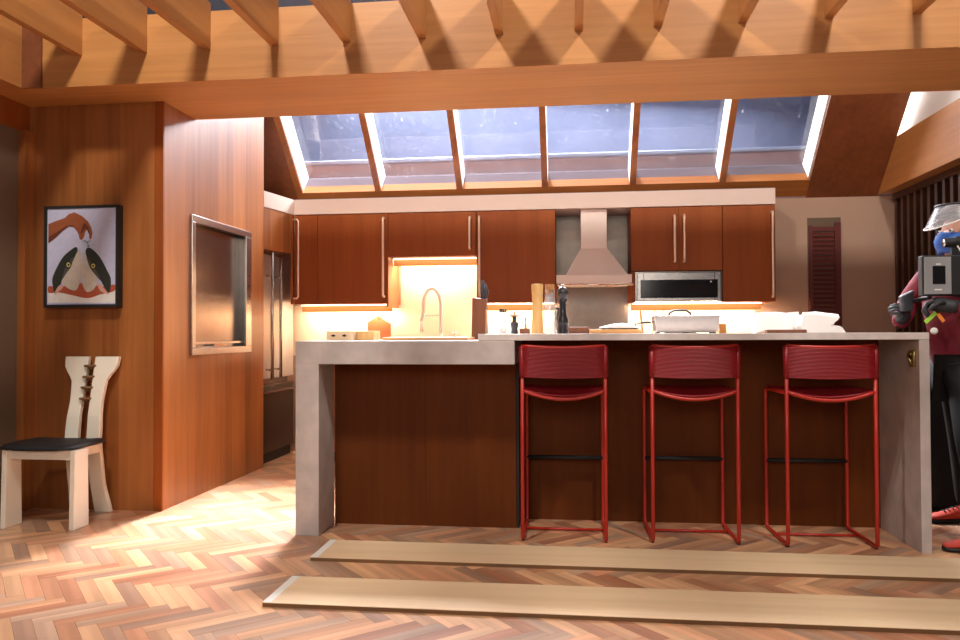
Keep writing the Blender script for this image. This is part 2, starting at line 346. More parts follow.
# --- sloped ceiling with skylight (slope 45 degrees, z = 2.285 + 7 - Y)
P0 = Vector((0, 6.867, 2.418)); SU = Vector((0, -sqrt(.5), sqrt(.5))); SN = Vector((0, sqrt(.5), sqrt(.5)))
def slab(mb, x0, x1, s0, s1, n0, n1):
    q = [P0+SU*a+SN*n for n in (n0, n1) for a in (s0, s1)]
    mb.hexa([(x0,)+tuple(q[0].yz), (x1,)+tuple(q[0].yz), (x1,)+tuple(q[1].yz), (x0,)+tuple(q[1].yz), (x0,)+tuple(q[2].yz), (x1,)+tuple(q[2].yz), (x1,)+tuple(q[3].yz), (x0,)+tuple(q[3].yz)])
    return mb
MX = [-2.486, -1.766, -1.008, -.236, .539, 1.310, 2.030]; HW = .027; ST = 1.32; RD = .21
def sb(*a): return slab(MB(), *a)
struct(sb(-3.4, MX[0]-.06, -.22, ST, 0, .06).build('ceiling_left', 'ceil_wood'), 'sloped wooden ceiling panel left of the skylight', 'ceiling')
struct(sb(MX[-1]+.012, 2.64, -.22, ST, 0, .06).build('ceiling_right', 'ceil_wood'), 'sloped dark wooden ceiling panel right of the skylight', 'ceiling')
struct(sb(-3.4, XR+.1, ST, 3.5, 0, .06).build('ceiling_light_block', 'block_blue_grey'), 'dark blue grey sheet added above the skylight to block lamp light', 'ceiling')  # sheet added to keep skylight lamp light off the rafters
sky = bpy.data.objects.new('window_1', None); COL.objects.link(sky); sky.location = (0, 6.867, 2.418); struct(sky, 'sloped skylight of six panes above the kitchen cabinets', 'skylight')
sb(MX[0]-.06, MX[-1]+.012, -.17, 0, -.004, .10).build('bottom_rail', 'frame_wood', sky)
sb(MX[0]-.06, MX[-1]+.012, ST-.1, ST, 0, .22).build('top_rail', 'wall_wood', sky)
for i, x in enumerate(MX):
    if i == 0: sb(x-.06, x, 0, ST-.1, -.004, .03).build('mullion', 'wall_wood', sky); x0, x1 = x-.012, x
    elif i == 6: x0, x1 = x, x+.012
    else: sb(x-HW, x+HW, 0, ST-.1, -.004, .03).build('mullion', 'wall_wood', sky); x0, x1 = x-HW, x+HW
    sb(x0, x1, 0, ST-.1, .03, RD+.03).build('jamb_liner', 'white_paint', sky)
sb(MX[0], MX[-1], -.012, -.0, .10, RD+.03).build('sill_liner', 'sill_paint', sky)
for i in range(6):
    a = MX[i]+(HW if i else 0); b = MX[i+1]-(HW if i < 5 else 0)
    sb(a, b, 0, ST-.1, RD, RD+.006).build('pane', 'pane_glass', sky)
# --- stage outside the skylight
struct(bx(-7, 7, 9.5, 9.6, 0, 4.0).build('wall_backdrop', 'backdrop_blue'), 'blue grey stage wall seen through the skylight', 'wall')
pw = struct(bx(-6, 5, 7.5, 7.56, 0, 2.82).build('wall_parapet', 'parapet'), 'pale mauve low wall outside the skylight', 'wall')
MB().tube([(-6, 7.49, 2.835), (2.6, 7.49, 2.835)], .022, 10).build('rail_pipe', 'pipe', pw, True)
# ================================================================== KITCHEN
YC = 6.58
def zpix(x, y, Y=YC): return at(x, y, 1, Y)
sf = struct(bx(-2.456, 1.676, YC-.012, YB-.002, 2.167, 2.2990).build('trim_6', 'soffit_white'), 'pale soffit band above the upper cabinets', 'soffit')
MB().hexa([(-3.3, 6.115, 2.167), (-2.546, 6.115, 2.167), (-2.458, YC-.013, 2.167), (-3.3, YC-.013, 2.167), (-3.3, 6.115, 2.30), (-2.546, 6.115, 2.30), (-2.458, YC-.013, 2.30), (-3.3, YC-.013, 2.30)]).build('side_soffit', 'soffit_white', sf)
bx(-2.45, 1.67, YC-.006, YB-.004, 2.2990, 2.3035).build('dark_top_sheet', 'sill_paint', sf)  # dark sheet added so the soffit top reflects less light into the panes
fp = struct(MB().hexa([(-3.3, 6.12, 1.815), (-2.549, 6.12, 1.815), (-2.468, YC-.02, 1.815), (-3.3, YC-.02, 1.815), (-3.3, 6.12, 2.165), (-2.549, 6.12, 2.165), (-2.468, YC-.02, 2.165), (-3.3, YC-.02, 2.165)]).build('trim_7', 'wall_wood'), 'wood panel filling the space above the fridge', 'panel')
bx(-2.476, -2.459, 6.545, YC-.002, 1.366, 2.165).build('filler_strip', 'cab_wood', fp)
def handle(parent, x, z0, z1, y=YC, r=.0105, off=.045):
    MB().tube([(x, y+.004, z0), (x, y-off*.75, z0), (x, y-off, z0+.012), (x, y-off, z0+.04), (x, y-off, z1-.04), (x, y-off, z1-.012), (x, y-off*.75, z1), (x, y+.004, z1)], r, 10).build('handle', 'handle_metal', parent, True)
MB().tube([(-2.455, 6.545, 1.42), (-2.42, 6.545, 1.42), (-2.408, 6.545, 1.435), (-2.408, 6.545, 2.105), (-2.42, 6.545, 2.12), (-2.455, 6.545, 2.12)], .0085, 10).build('handle', 'handle_metal', fp, True)
def upper(x0, x1, z0, z1, doors, label, y1=YB-.004):
    t = thing('wall_cabinet', ((x0+x1)/2, (YC+y1)/2, z0), label, 'cabinet', 'upper kitchen cabinets')
    bx(x0, x1, YC+.022, y1, z0, z1).build('body', 'cab_wood', t)
    for a, b, hx, h0, h1 in doors:
        d = bx(a+.0015, b-.0015, YC, YC+.02, z0+.0, z1-.003).build('door', 'cab_wood', t, bevel=.0015)
        if hx is not None: handle(d, hx, h0, h1)
    return t
ZT = 2.165
upper(-2.455, -1.603, 1.368, ZT, [(-2.455, -2.244, None, 0, 0), (-2.244, -1.603, -1.638, 1.43, 2.12)], 'dark wood wall cabinet beside the fridge with a long handle')
upper(-1.600, -.822, 1.777, ZT, [(-1.600, -.822, -.875, 1.84, 2.11)], 'short dark wood wall cabinet above the sink niche')
upper(-.819, -.139, 1.368, ZT, [(-.819, -.139, -.79, 1.43, 2.11)], 'dark wood wall cabinet left of the range hood')
upper(.50, 1.25, 1.625, ZT, [(.50, .896, .857, 1.70, 2.085), (.896, 1.25, .935, 1.70, 2.085)], 'double door dark wood wall cabinet above the microwave')
upper(1.252, 1.676, 1.36, ZT, [(1.252, 1.676, 1.645, 1.40, 2.10)], 'dark wood wall cabinet at the right end of the run')
# microwave
t = thing('microwave', (.87, 6.75, 1.365), 'built-in stainless microwave with black window under the wall cabinet', 'microwave')
bx(.535, 1.245, YC+.02, YB-.01, 1.366, 1.618).build('body', 'steel_dark', t)
d = bx(.553, 1.232, YC-.006, YC+.02, 1.372, 1.608).build('door_frame', 'steel', t, bevel=.003)
bx(.575, 1.208, YC-.0085, YC-.005, 1.395, 1.548).build('window', 'black_gloss', d)
for x in (.603, 1.183): bx(x-.002, x+.002, YC-.0068, YC-.005, 1.372, 1.608).build('seam', 'dark_gap', d)
bx(1.148, 1.158, YC-.0095, YC-.008, 1.525, 1.535).build('indicator', 'white_paint', d)
bx(.50, .533, YC+.01, YB-.006, 1.36, 1.622).build('side_filler', 'cab_wood', t)
# under-cabinet wooden light rails with LED strips and an added spill glow in front
def led(x0, x1, z, label, yr=6.76):
    t = thing('light_rail', ((x0+x1)/2, yr, z-.06), label, 'light rail', 'lit wooden rails under the wall cabinets')
    bx(x0, x1, yr, yr+.018, z-.062, z-.002).build('rail', 'light_wood', t)
    bx(x0+.02, x1-.02, yr+.06, yr+.10, z-.010, z-.002).build('led_glow_strip', 'led', t)
    bx(x0+.01, x1-.01, yr-.05, yr-.03, z-.008, z-.002).build('led_glow_strip', 'led_spill_glow', t)  # added weak glow standing in for LED light spilled onto the underside
led(-2.45, -1.61, 1.366, 'lit wooden rail under the cabinet beside the fridge')
led(-1.595, -.83, 1.775, 'lit wooden rail at the top of the sink niche')
led(-.81, -.145, 1.366, 'lit wooden rail under the cabinet left of the hood')
led(.51, 1.60, 1.358, 'lit wooden rail under the microwave and right cabinet')
# niche side panel, backsplash
tag(bx(-1.62, -1.601, YC+.004, YB-.004, 1.34, 1.776).build('niche_side_panel', 'wall_wood'), 'lit wooden side panel at the left of the sink niche', 'panel')
bs = struct(bx(-2.8, 1.60, YB-.006, YB-.001, .90, 1.37).build('wall_backsplash', 'backsplash'), 'bright lit backsplash behind the counter', 'backsplash')
bx(-1.58, -.83, YB-.009, YB-.003, .92, 1.777).build('niche_panel', 'backsplash', bs)
bx(-.139, .50, YB-.012, YB-.004, .92, 2.165).build('range_panel', 'steel_panel', bs)
# hood
hx = .19; t = thing('range_hood', (hx, 6.7, 1.52), 'pale chimney range hood between the wall cabinets', 'range hood')
bx(.078, .300, 6.62, YB-.02, 1.80, 2.164).build('chimney', 'hood_paint', t, bevel=.004)
yb = YB-.02
MB().hexa([(-.05, 6.40, 1.585), (.458, 6.40, 1.585), (.458, yb, 1.585), (-.05, yb, 1.585), (.075, 6.615, 1.825), (.303, 6.615, 1.825), (.303, yb, 1.825), (.075, yb, 1.825)]).build('canopy', 'hood_paint', t)
bx(-.128, .490, 6.38, yb, 1.515, 1.585).build('rim', 'hood_paint', t, bevel=.004)
MB().tube([(-.12, 6.365, 1.502), (.50, 6.365, 1.502)], .009, 10).build('rail', 'chrome', t, True)
for x in (-.10, .48): MB().ball((x, 6.365, 1.502), .016, .016, .016).build('rail_knob', 'chrome', t, True)
# base cabinets + worktop along the back
t = thing('base_cabinet', (-.4, 6.7, 0), 'dark base cabinets hidden along the back wall under the counter', 'cabinet')
bx(-2.2, 1.676, 6.40, YB-.01, .09, .878).build('body', 'cab_wood', t); bx(-2.2, 1.676, 6.46, YB-.01, 0, .09).build('plinth', 'black_matte', t)
for k in range(6): bx(-2.2+.646*k+.003, -2.2+.646*(k+1)-.003, 6.38, 6.40, .10, .87).build('door', 'cab_wood', t)
tag(bx(-2.2, 1.69, 6.36, YB-.008, .878, .915).build('worktop', 'stone_top', bevel=.003), 'pale back worktop under the bright backsplash', 'worktop')
# fridge
FX = -2.582; t = thing('fridge', (-2.95, 6.44, 0), 'stainless french door fridge with long bar handles', 'fridge')
bx(-3.3, FX-.06, 5.80, 6.90, .05, 1.79).build('body', 'steel_dark', t)
for a, b, hy in ((5.805, 6.342, 6.25), (6.348, 6.895, 6.44)):
    d = bx(FX-.055, FX, a, b, .72, 1.785).build('door', 'fridge_steel', t, bevel=.008)
    MB().tube([(FX-.002, hy, .80), (FX+.055, hy, .80)], .009, 8).tube([(FX-.002, hy, 1.60), (FX+.055, hy, 1.60)], .009, 8).tube([(FX+.055, hy, .72), (FX+.055, hy, 1.80)], .013, 10).build('handle', 'steel', d, True)
dr = bx(FX-.055, FX, 5.805, 6.895, .09, .665).build('freezer_drawer', 'fridge_steel_dark', t, bevel=.008)
bx(FX-.001, FX+.022, 5.83, 6.88, .60, .618).build('handle', 'steel', dr); bx(FX, FX+.003, 6.35, 6.43, .64, .652).build('badge', 'chrome', dr)
bx(FX-.1, FX-.03, 5.81, 6.89, 0, .085).build('plinth', 'black_matte', t)
# dumbwaiter hatch
t = thing('dumbwaiter', (XW, 5.35, .96), 'stainless dumbwaiter hatch set into the wood wall', 'dumbwaiter')
o0, o1, z0, z1 = 4.872, 5.83, .960, 1.912
for nm, a in (('frame_top', (XW, XW+.018, o0, o1, z1-.048, z1)), ('frame_bottom', (XW, XW+.018, o0, o1, z0, z0+.05)), ('frame_left', (XW, XW+.018, o0, o0+.05, z0+.05, z1-.048))):
    bx(*a).build(nm, 'steel', t, bevel=.003)
fr = bx(XW, XW+.018, o1-.10, o1, z0+.05, z1-.048).build('frame_right', 'steel', t, bevel=.003)
for z in (1.56, 1.48, 1.40): MB().ball((XW+.016, o1-.042, z), .006, .012, .012, 10, 6).build('button', 'black_gloss', fr, True)
bx(XW-.048, XW-.04, o0+.03, o1-.08, z0+.03, z1-.03).build('inner_door', 'steel_dark', t)
m = MB(); m.box(XW-.04, XW, o0+.028, o0+.034, z0+.03, z1-.03); m.build('jamb', 'steel_dark', t)
bx(XW-.04, XW, o1-.09, o1-.085, z0+.03, z1-.03).build('jamb', 'steel_dark', t)
bx(XW-.04, XW, o0+.034, o1-.09, z1-.04, z1-.034).build('head', 'steel_dark', t)
bx(XW-.04, XW, o0+.034, o1-.09, z0+.03, z0+.036).build('sill', 'steel_dark', t)
bx(XW-.02, XW-.008, o0+.034, o1-.09, z0+.075, z0+.092).build('sash_bar', 'steel', t)
bx(XW-.022, XW+.004, 5.22, 5.42, z0+.058, z0+.07).build('pull', 'chrome', t)
# shuttered window in right part of back wall
w2 = bpy.data.objects.new('window_2', None); COL.objects.link(w2); w2.location = (2.09, YB, .6); struct(w2, 'dark red louvred shutter set in the beige back wall', 'shutter')
a = at(807, 218, 1, YB); b = at(841.5, 300, 1, YB); x0, x1, zt = a.x, b.x, a.z
bx(x0, x1, YB-.0025, YB+.01, .5, zt).build('recess', 'plaster_dark', w2)
bx(x0+.01, x0+.04, YB-.02, YB-.003, .5, zt-.07).build('stile', 'shutter_red', w2); bx(x1-.055, x1-.005, YB-.022, YB-.003, .5, zt-.045).build('stile', 'shutter_red', w2)
bx(x0+.04, x1-.055, YB-.018, YB-.003, zt-.12, zt-.08).build('rail', 'shutter_red', w2)
for k in range(36):
    z = zt-.14-.04*k
    if z < .52: break
    MB().hexa([(x0+.042, YB-.006, z), (x1-.057, YB-.006, z), (x1-.057, YB-.003, z+.008), (x0+.042, YB-.003, z+.008), (x0+.042, YB-.022, z-.022), (x1-.057, YB-.022, z-.022), (x1-.057, YB-.019, z-.014), (x0+.042, YB-.019, z-.014)]).build('louvre', 'shutter_red', w2)
# ================================================================== ISLAND
YI, YIB = 4.06, 5.15; ZS, ZH = 1.063, 1.0985
t = thing('concrete_counter', (-.9, 4.5, 0), 'thick grey concrete counter end with square waterfall leg', 'counter')
bx(-1.509, -.304, YI, YIB, .936, ZS).build('slab', 'concrete', t, bevel=.003); bx(-1.509, -1.377, YI, YI+.28, 0, .936).build('leg', 'concrete', t, bevel=.003)
t = thing('bar_counter', (.7, 4.6, 0), 'thin pale stone bar top with slab leg at its right end', 'counter')
bx(-.499, 1.768, YI, YIB, ZS+.0005, ZH).build('slab', 'stone_top', t, bevel=.002)
lg = bx(1.7196, 1.768, YI, YIB, 0, ZS).build('leg', 'concrete', t, bevel=.002)
m = MB().box(1.709, 1.7196, 4.10, 4.155, .925, 1.01).tube([(1.705, 4.115, .935), (1.698, 4.115, .955), (1.698, 4.145, .975), (1.705, 4.145, 1.0)], .006, 6)
m.ball((1.706, 4.128, .948), .008, .012, .012, 8, 6).ball((1.706, 4.128, .99), .008, .012, .012, 8, 6)
lt = m.build('latch', 'brass', lg, True); lt['label'] = 'small brass latch screwed to the leg'
t = thing('island_cabinet', (-.84, 4.7, 0), 'brown wood island base panel beside the concrete leg', 'cabinet')
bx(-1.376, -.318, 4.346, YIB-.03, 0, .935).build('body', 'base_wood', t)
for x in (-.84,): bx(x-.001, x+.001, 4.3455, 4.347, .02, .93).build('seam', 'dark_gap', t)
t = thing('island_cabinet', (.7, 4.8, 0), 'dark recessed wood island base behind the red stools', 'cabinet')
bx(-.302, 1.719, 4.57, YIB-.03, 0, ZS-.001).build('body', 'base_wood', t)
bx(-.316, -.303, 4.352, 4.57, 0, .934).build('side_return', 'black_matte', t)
# planks on the floor
for (x0, ya, yb_, x1, lab) in ((-1.268, 3.612, 3.93, 2.75, 'long plywood plank on the floor just in front of the island'), (-1.248, 2.985, 3.325, 2.75, 'long plywood plank on the floor nearest the camera')):
    t = thing('plywood_plank', ((x0+x1)/2, (ya+yb_)/2, 0), lab, 'plank', 'plywood planks on the floor')
    bx(x0, x1, ya, yb_, .0165, .019).build('face_ply', 'ply', t)
    bx(x0+.001, x1, ya+.001, yb_-.001, .0008, .0165).build('core', 'ply_edge', t)
    tp_ = bx(x0-.001, x0+.035, ya+.004, yb_, .019, .0196).build('tape_strip', 'white_tape', t); tp_['label'] = 'white tape along the end of the plank'
# ------------------------------------------------------------------ bar stools
def arc(x0, x1, f, n=12): return [(x0+(x1-x0)*i/n,)+f(i/n*2-1) for i in range(n+1)]
def stool(label):
    t = thing('bar_stool', (0, 0, 0), label, 'bar stool', 'red bar stools at the island')
    hw, hd, r, zs = .2185, .20, .0102, .79
    for s in (-1, 1):
        x = s*hw
        MB().tube([(x, -hd, 1.035), (x, -hd, .5), (x, -hd, .03), (x, -hd+.006, .016), (x, -hd+.02, .0115), (x, hd-.02, .0115), (x, hd-.006, .016), (x, hd, .03), (x, hd, .4), (x, hd, zs-.02), (x, hd-.006, zs-.006), (x, hd-.02, zs), (x, -hd+.0, zs)], r, 10).build('side_frame', 'red_tube', t, True)
        for y in (-hd+.012, hd-.02): MB().lathe([(.008, 0), (.008, .0042)], (x, y, -.0005+.0005), 8).build('foot', 'black_matte', t)
    MB().tube(arc(-hw, hw, lambda u: (-hd-.03*(1-u*u), 1.035-.010*(1-u*u))), r*.9, 10).build('top_bar', 'red_tube', t, True)
    MB().tube(arc(-hw, hw, lambda u: (-hd-.012*(1-u*u), zs+.008-.045*(1-u*u))), r*.95, 10).build('seat_rear_bar', 'red_tube', t, True)
    MB().tube(arc(-hw, hw, lambda u: (hd-.02, zs-.006*(1-u*u))), r*.9, 10).build('seat_front_bar', 'red_tube', t, True)
    MB().tube([(-hw, .03, .0115), (hw, .03, .0115)], r*.7, 8).build('cross_bar', 'red_tube', t, True)
    MB().tube([(-hw, hd, .382), (hw, hd, .382)], .0125, 10).build('footrest', 'black_matte', t, True)
    m = MB()
    for k in range(23):
        z = .873+.0069*k; m.tube(arc(-hw-.0115, hw+.0115, lambda u: (-hd-.010-.028*(1-u*u)*(z-.8)/.24, z-.008*(1-u*u)), 8), .0039, 6)
        m.tube(arc(-hw-.0115, hw+.0115, lambda u: (-hd+.010-.028*(1-u*u)*(z-.8)/.24, z-.008*(1-u*u)), 8), .0039, 5)
    c = m.build('back_cords', 'red_cord', t, True); c['kind'] = 'stuff'; c['label'] = 'tight horizontal red plastic cords of the backrest'
    for s in (-1, 1): MB().tube([(s*hw, -hd, .868), (s*hw, -hd, 1.03)], .0165, 10).build('cord_wrap', 'red_cord', t, True)
    m = MB()
    for k in range(46):
        y = -hd+.02+.0079*k; u_ = k/45; m.tube(arc(-hw, hw, lambda u: (y, zs+.0125-.03*(1-u*u)*(1-u_)-.006*(1-u*u)), 6), .0039, 5)
    c = m.build('seat_cords', 'red_cord', t, True); c['kind'] = 'stuff'; c['label'] = 'red plastic cords strung across the seat'
    return t
s0 = stool('red bar stool nearest the concrete counter end')
spots = [(-.047, 4.285, 0, None), (.632, 4.318, radians(.8), 'middle red bar stool of the three at the island'), (1.306, 4.305, radians(1.2), 'red bar stool nearest the stone slab leg')]
for i, (x, y, a, lab) in enumerate(spots):
    o = s0 if i == 0 else copy_tree(s0)
    o.location = (x, y, 0); o.rotation_euler.z = a
    if lab: o['label'] = lab
# ------------------------------------------------------------------ white chair
t = thing('dining_chair', (-3.0, 4.22, 0), 'cream lacquered chair with split flared back and black seat against the wall', 'chair')
for x, sg in ((-3.222, -1), (-2.802, 1)):
    MB().hexa([(x-.015, 4.02, 0), (x+.015, 4.02, 0), (x+.015, 4.16, 0), (x-.015, 4.16, 0), (x-.015, 4.03, .446), (x+.015, 4.03, .446), (x+.015, 4.15, .446), (x-.015, 4.15, .446)]).build('leg', 'cream_lacquer', t, bevel=.004)
bx(-3.207, -2.817, 4.045, 4.07, .392, .446).build('apron', 'cream_lacquer', t)
for x in (-3.205, -2.868): bx(x, x+.025, 4.07, 4.37, .392, .442).build('side_rail', 'cream_lacquer', t)
def back_y(z):                  # profile of the back: legs kick to the rear, back leans
    pts = [(0, 4.47), (.2, 4.42), (.45, 4.385), (.6, 4.40), (.97, 4.485)]
    for (a, b), (c, d) in zip(pts, pts[1:]):
        if z <= c: return b+(d-b)*(z-a)/(c-a)
    return pts[-1][1]
def edge(tab, z):
    for (a, b), (c, d) in zip(tab, tab[1:]):
        if z <= c:
            u = (z-a)/(c-a); u = u*u*(3-2*u); return b+(d-b)*u
    return tab[-1][1]
oL = [(0, .135), (.2, .118), (.5, .115), (.70, .105), (.80, .112), (.92, .176), (.97, .18)]; iL = [(0, .03), (.5, .028), (.97, .022)]
for s in (-1, 1):
    m = MB(); V = []; N = 32; cx = -2.99
    for i in range(N+1):
        z = .965*i/N; y = back_y(z); a = cx+s*edge(oL, z); b = cx+s*edge(iL, z)
        V += [(a, y, z), (b, y, z), (b, y+.032, z), (a, y+.032, z)]
    Fc = [(i*4+k, i*4+(k+1) % 4, i*4+4+(k+1) % 4, i*4+4+k) for i in range(N) for k in range(4)]+[(0, 1, 2, 3), (N*4, N*4+1, N*4+2, N*4+3)]
    m.add(V, Fc); m.build('back_slab', 'cream_lacquer', t, bevel=.004)
for z in (.905, .838, .772, .705):
    y = back_y(z); MB().lathe([(.012, -.022), (.014, -.014), (.022, -.006), (.040, 0), (.040, .008), (.03, .010)], (-2.992, y+.006, z), 20).build('back_disc', 'ring_brown', t, True)
# seat cushion: saddle-like rounded square
m = MB(); N = 14; V = []
for j in range(N+1):
    for i in range(N+1):
        u, v = i/N*2-1, j/N*2-1; k = 1-.10*(u*u*v*v)
        x = -3.035+.238*u*k*(1-.04*v); y = 4.205+.205*v*k; e = max(abs(u), abs(v))
        V.append((x, y, .466+.014*(1-v*v)*(1-.5*u*u)+.018*max(0, abs(u)-.5)-.020*max(0, e-.86)/.14))
nb = len(V)
for j in range(N+1):
    for i in range(N+1): x, y, z = V[j*(N+1)+i]; V.append((x*.985+(-3.035)*.015, y*.985+4.205*.015, .447+.012*max(0, abs(i/N*2-1)-.6)))
Fc = [(j*(N+1)+i, j*(N+1)+i+1, (j+1)*(N+1)+i+1, (j+1)*(N+1)+i) for j in range(N) for i in range(N)]
Fc += [tuple(nb+q for q in reversed(f)) for f in Fc]
ring = [i for i in range(N)]+[j*(N+1)+N for j in range(N)]+[N*(N+1)+i for i in range(N, 0, -1)]+[j*(N+1) for j in range(N, 0, -1)]
Fc += [(ring[i], ring[(i+1) % len(ring)], nb+ring[(i+1) % len(ring)], nb+ring[i]) for i in range(len(ring))]
m.add(V, Fc); m.build('seat', 'seat_black', t, True)
# ------------------------------------------------------------------ framed picture of a hand over two fish heads
PYF = 4.468
def pc(u, v, d=0): p = at(35+u/5.333, 195+v/5.333, 1, PYF-d); return p
a = pc(48, 60); b = pc(437, 597); X0, X1, Z1, Z0 = a.x, b.x, a.z, b.z
t = thing('framed_picture', ((X0+X1)/2, YW, Z0), 'black framed picture of a hand above two fish heads', 'picture')
for q in ((X0, X1, Z1-.018, Z1), (X0, X1, Z0, Z0+.018)): bx(q[0], q[1], PYF, YW-.001, q[2], q[3]).build('frame_bar', 'black_matte', t)
for q in ((X0, X0+.02), (X1-.012, X1)): bx(q[0], q[1], PYF, YW-.001, Z0+.018, Z1-.018).build('frame_bar', 'black_matte', t)
for nm, c in (('pic_lilac', (196, 196, 222)), ('pic_skin', (150, 84, 52)), ('pic_skin_dark', (104, 52, 32)), ('pic_fish', (84, 84, 76)), ('pic_fish_dark', (48, 52, 46)), ('pic_belly', (206, 196, 182)), ('pic_red', (178, 88, 60)), ('pic_pink', (216, 168, 152)), ('pic_eye', (206, 196, 120)), ('pic_black', (16, 16, 16)), ('pic_herb', (168, 188, 172)), ('pic_white', (232, 228, 224))):
    plain(nm, rgb(*c), .5, 0, .06, 40)
def flat(name, mat, poly, lay, parent=None):
    y = PYF+.006-.0007*lay; pl = [at(35+u/5.333, 195+v/5.333, 1, y) for u, v in poly]
    return MB().prism([(p.x, p.z) for p in pl], y, y+.0006, lambda u, v, w: (u, w, v)).build(name, mat, parent or t)
cv = bx(X0+.018, X1-.010, PYF+.0065, PYF+.012, Z0+.016, Z1-.016).build('canvas', 'pic_lilac', t)
def sm(pts, n=4):               # closed Catmull-Rom
    r = []; N = len(pts)
    for i in range(N):
        p0, p1, p2, p3 = [Vector(pts[(i+k) % N]) for k in (-1, 0, 1, 2)]
        for j in range(n):
            s_ = j/n; r.append(tuple(.5*((2*p1)+(p2-p0)*s_+(2*p0-5*p1+4*p2-p3)*s_**2+(3*p1-p0-3*p2+p3)*s_**3)))
    return r
flat('painted_table', 'pic_white', [(71, 505), (150, 512), (260, 540), (350, 515), (428, 495), (427, 575), (71, 575)], 1, cv)
flat('painted_table_edge', 'pic_red', sm([(73, 487), (130, 490), (250, 470), (360, 488), (424, 478), (422, 512), (350, 530), (280, 550), (200, 535), (130, 520), (74, 522)]), 2, cv)
flat('painted_fish_back', 'pic_fish_dark', sm([(92, 450), (110, 400), (150, 330), (205, 283), (222, 280), (226, 300), (205, 345), (180, 395), (150, 430), (135, 480), (106, 520), (96, 490)]), 3, cv)
flat('painted_fish_belly', 'pic_belly', sm([(240, 300), (245, 340), (248, 395), (240, 455), (222, 505), (190, 505), (155, 480), (145, 450), (178, 400), (205, 350), (222, 310)]), 4, cv)
flat('painted_fish_gill', 'pic_fish', sm([(205, 330), (190, 385), (165, 420), (145, 450), (150, 420), (172, 370)]), 5, cv)
flat('painted_fish_cut', 'pic_pink', sm([(135, 478), (150, 490), (120, 520), (106, 530), (112, 505)]), 5, cv)
flat('painted_fish_back', 'pic_fish_dark', sm([(404, 450), (386, 405), (345, 330), (300, 285), (275, 285), (270, 310), (285, 350), (315, 400), (345, 445), (375, 500), (398, 520)]), 3, cv)
flat('painted_fish_belly', 'pic_belly', sm([(258, 315), (252, 370), (246, 440), (258, 490), (280, 518), (315, 500), (330, 455), (310, 400), (280, 350), (268, 310)]), 4, cv)
flat('painted_fish_gill', 'pic_fish', sm([(275, 330), (300, 360), (330, 410), (350, 455), (325, 430), (292, 385)]), 5, cv)
flat('painted_fish_cut', 'pic_pink', sm([(330, 470), (350, 480), (385, 520), (395, 532), (350, 512)]), 5, cv)
for ex, ey in ((178, 372), (310, 378)):
    e = flat('painted_eye', 'pic_black', [(ex+16*cos(k*pi/8), ey+19*sin(k*pi/8)) for k in range(16)], 6, cv)
    flat('painted_eye', 'pic_eye', [(ex+11*cos(k*pi/8), ey+13*sin(k*pi/8)) for k in range(16)], 7, cv); flat('painted_eye', 'pic_black', [(ex+5*cos(k*pi/8), ey+6*sin(k*pi/8)) for k in range(16)], 8, cv)
flat('painted_arm', 'pic_skin', [(71, 155), (110, 140), (160, 122), (180, 102), (210, 92), (250, 112), (282, 140), (300, 175), (306, 205), (300, 232), (290, 235), (288, 205), (276, 185), (266, 200), (262, 222), (250, 240), (238, 236), (234, 212), (222, 190), (205, 170), (180, 168), (150, 190), (110, 228), (71, 258)], 3, cv)
flat('painted_arm_shade', 'pic_skin_dark', [(71, 225), (120, 195), (165, 165), (200, 160), (222, 186), (205, 170), (180, 168), (150, 190), (110, 228), (71, 258)], 4, cv)
flat('painted_finger_shade', 'pic_skin_dark', sm([(262, 150), (280, 165), (292, 200), (286, 205), (272, 178), (256, 196), (244, 205), (252, 170)]), 4, cv)
for k in range(14):
    u, v = 250+random.random()*58, 240+random.random()*34; r = 3+3*random.random()
    flat('painted_herb', 'pic_herb' if k % 3 else 'pic_fish', [(u+r*cos(q*pi/3), v+r*.7*sin(q*pi/3)) for q in range(6)], 5, cv)
# ================================================================== THINGS ON THE COUNTERS
def on(x, Y, z=ZH): p = at(x, 333, 1, Y); return Vector((p.x, Y, z))
# knife block on the concrete end
c = on(479.5, 4.85, ZS); t = thing('knife_block', c, 'brown wooden knife block standing at the left end of the bar top', 'knife block')
MB().hexa([(c.x-.045, c.y-.06, ZS), (c.x+.045, c.y-.06, ZS), (c.x+.045, c.y+.08, ZS), (c.x-.045, c.y+.08, ZS), (c.x-.038, c.y-.06, ZS+.265), (c.x+.048, c.y-.06, ZS+.255), (c.x+.048, c.y+.05, ZS+.265), (c.x-.038, c.y+.05, ZS+.265)]).build('body', 'block_wood', t, bevel=.003)
for k, (dx, dy, h) in enumerate(((.018, -.03, .115), (.036, -.02, .085), (.026, .01, .10), (.040, .02, .06))):
    MB().tube([(c.x+dx, c.y+dy, ZS+.25), (c.x+dx+.002, c.y+dy, ZS+.28), (c.x+dx+.004, c.y+dy, ZS+.26+h*.6), (c.x+dx+.010, c.y+dy, ZS+.26+h)], [.007, .009, .012, .008], 8).build('knife_handle', 'grey_rubber', t, True)
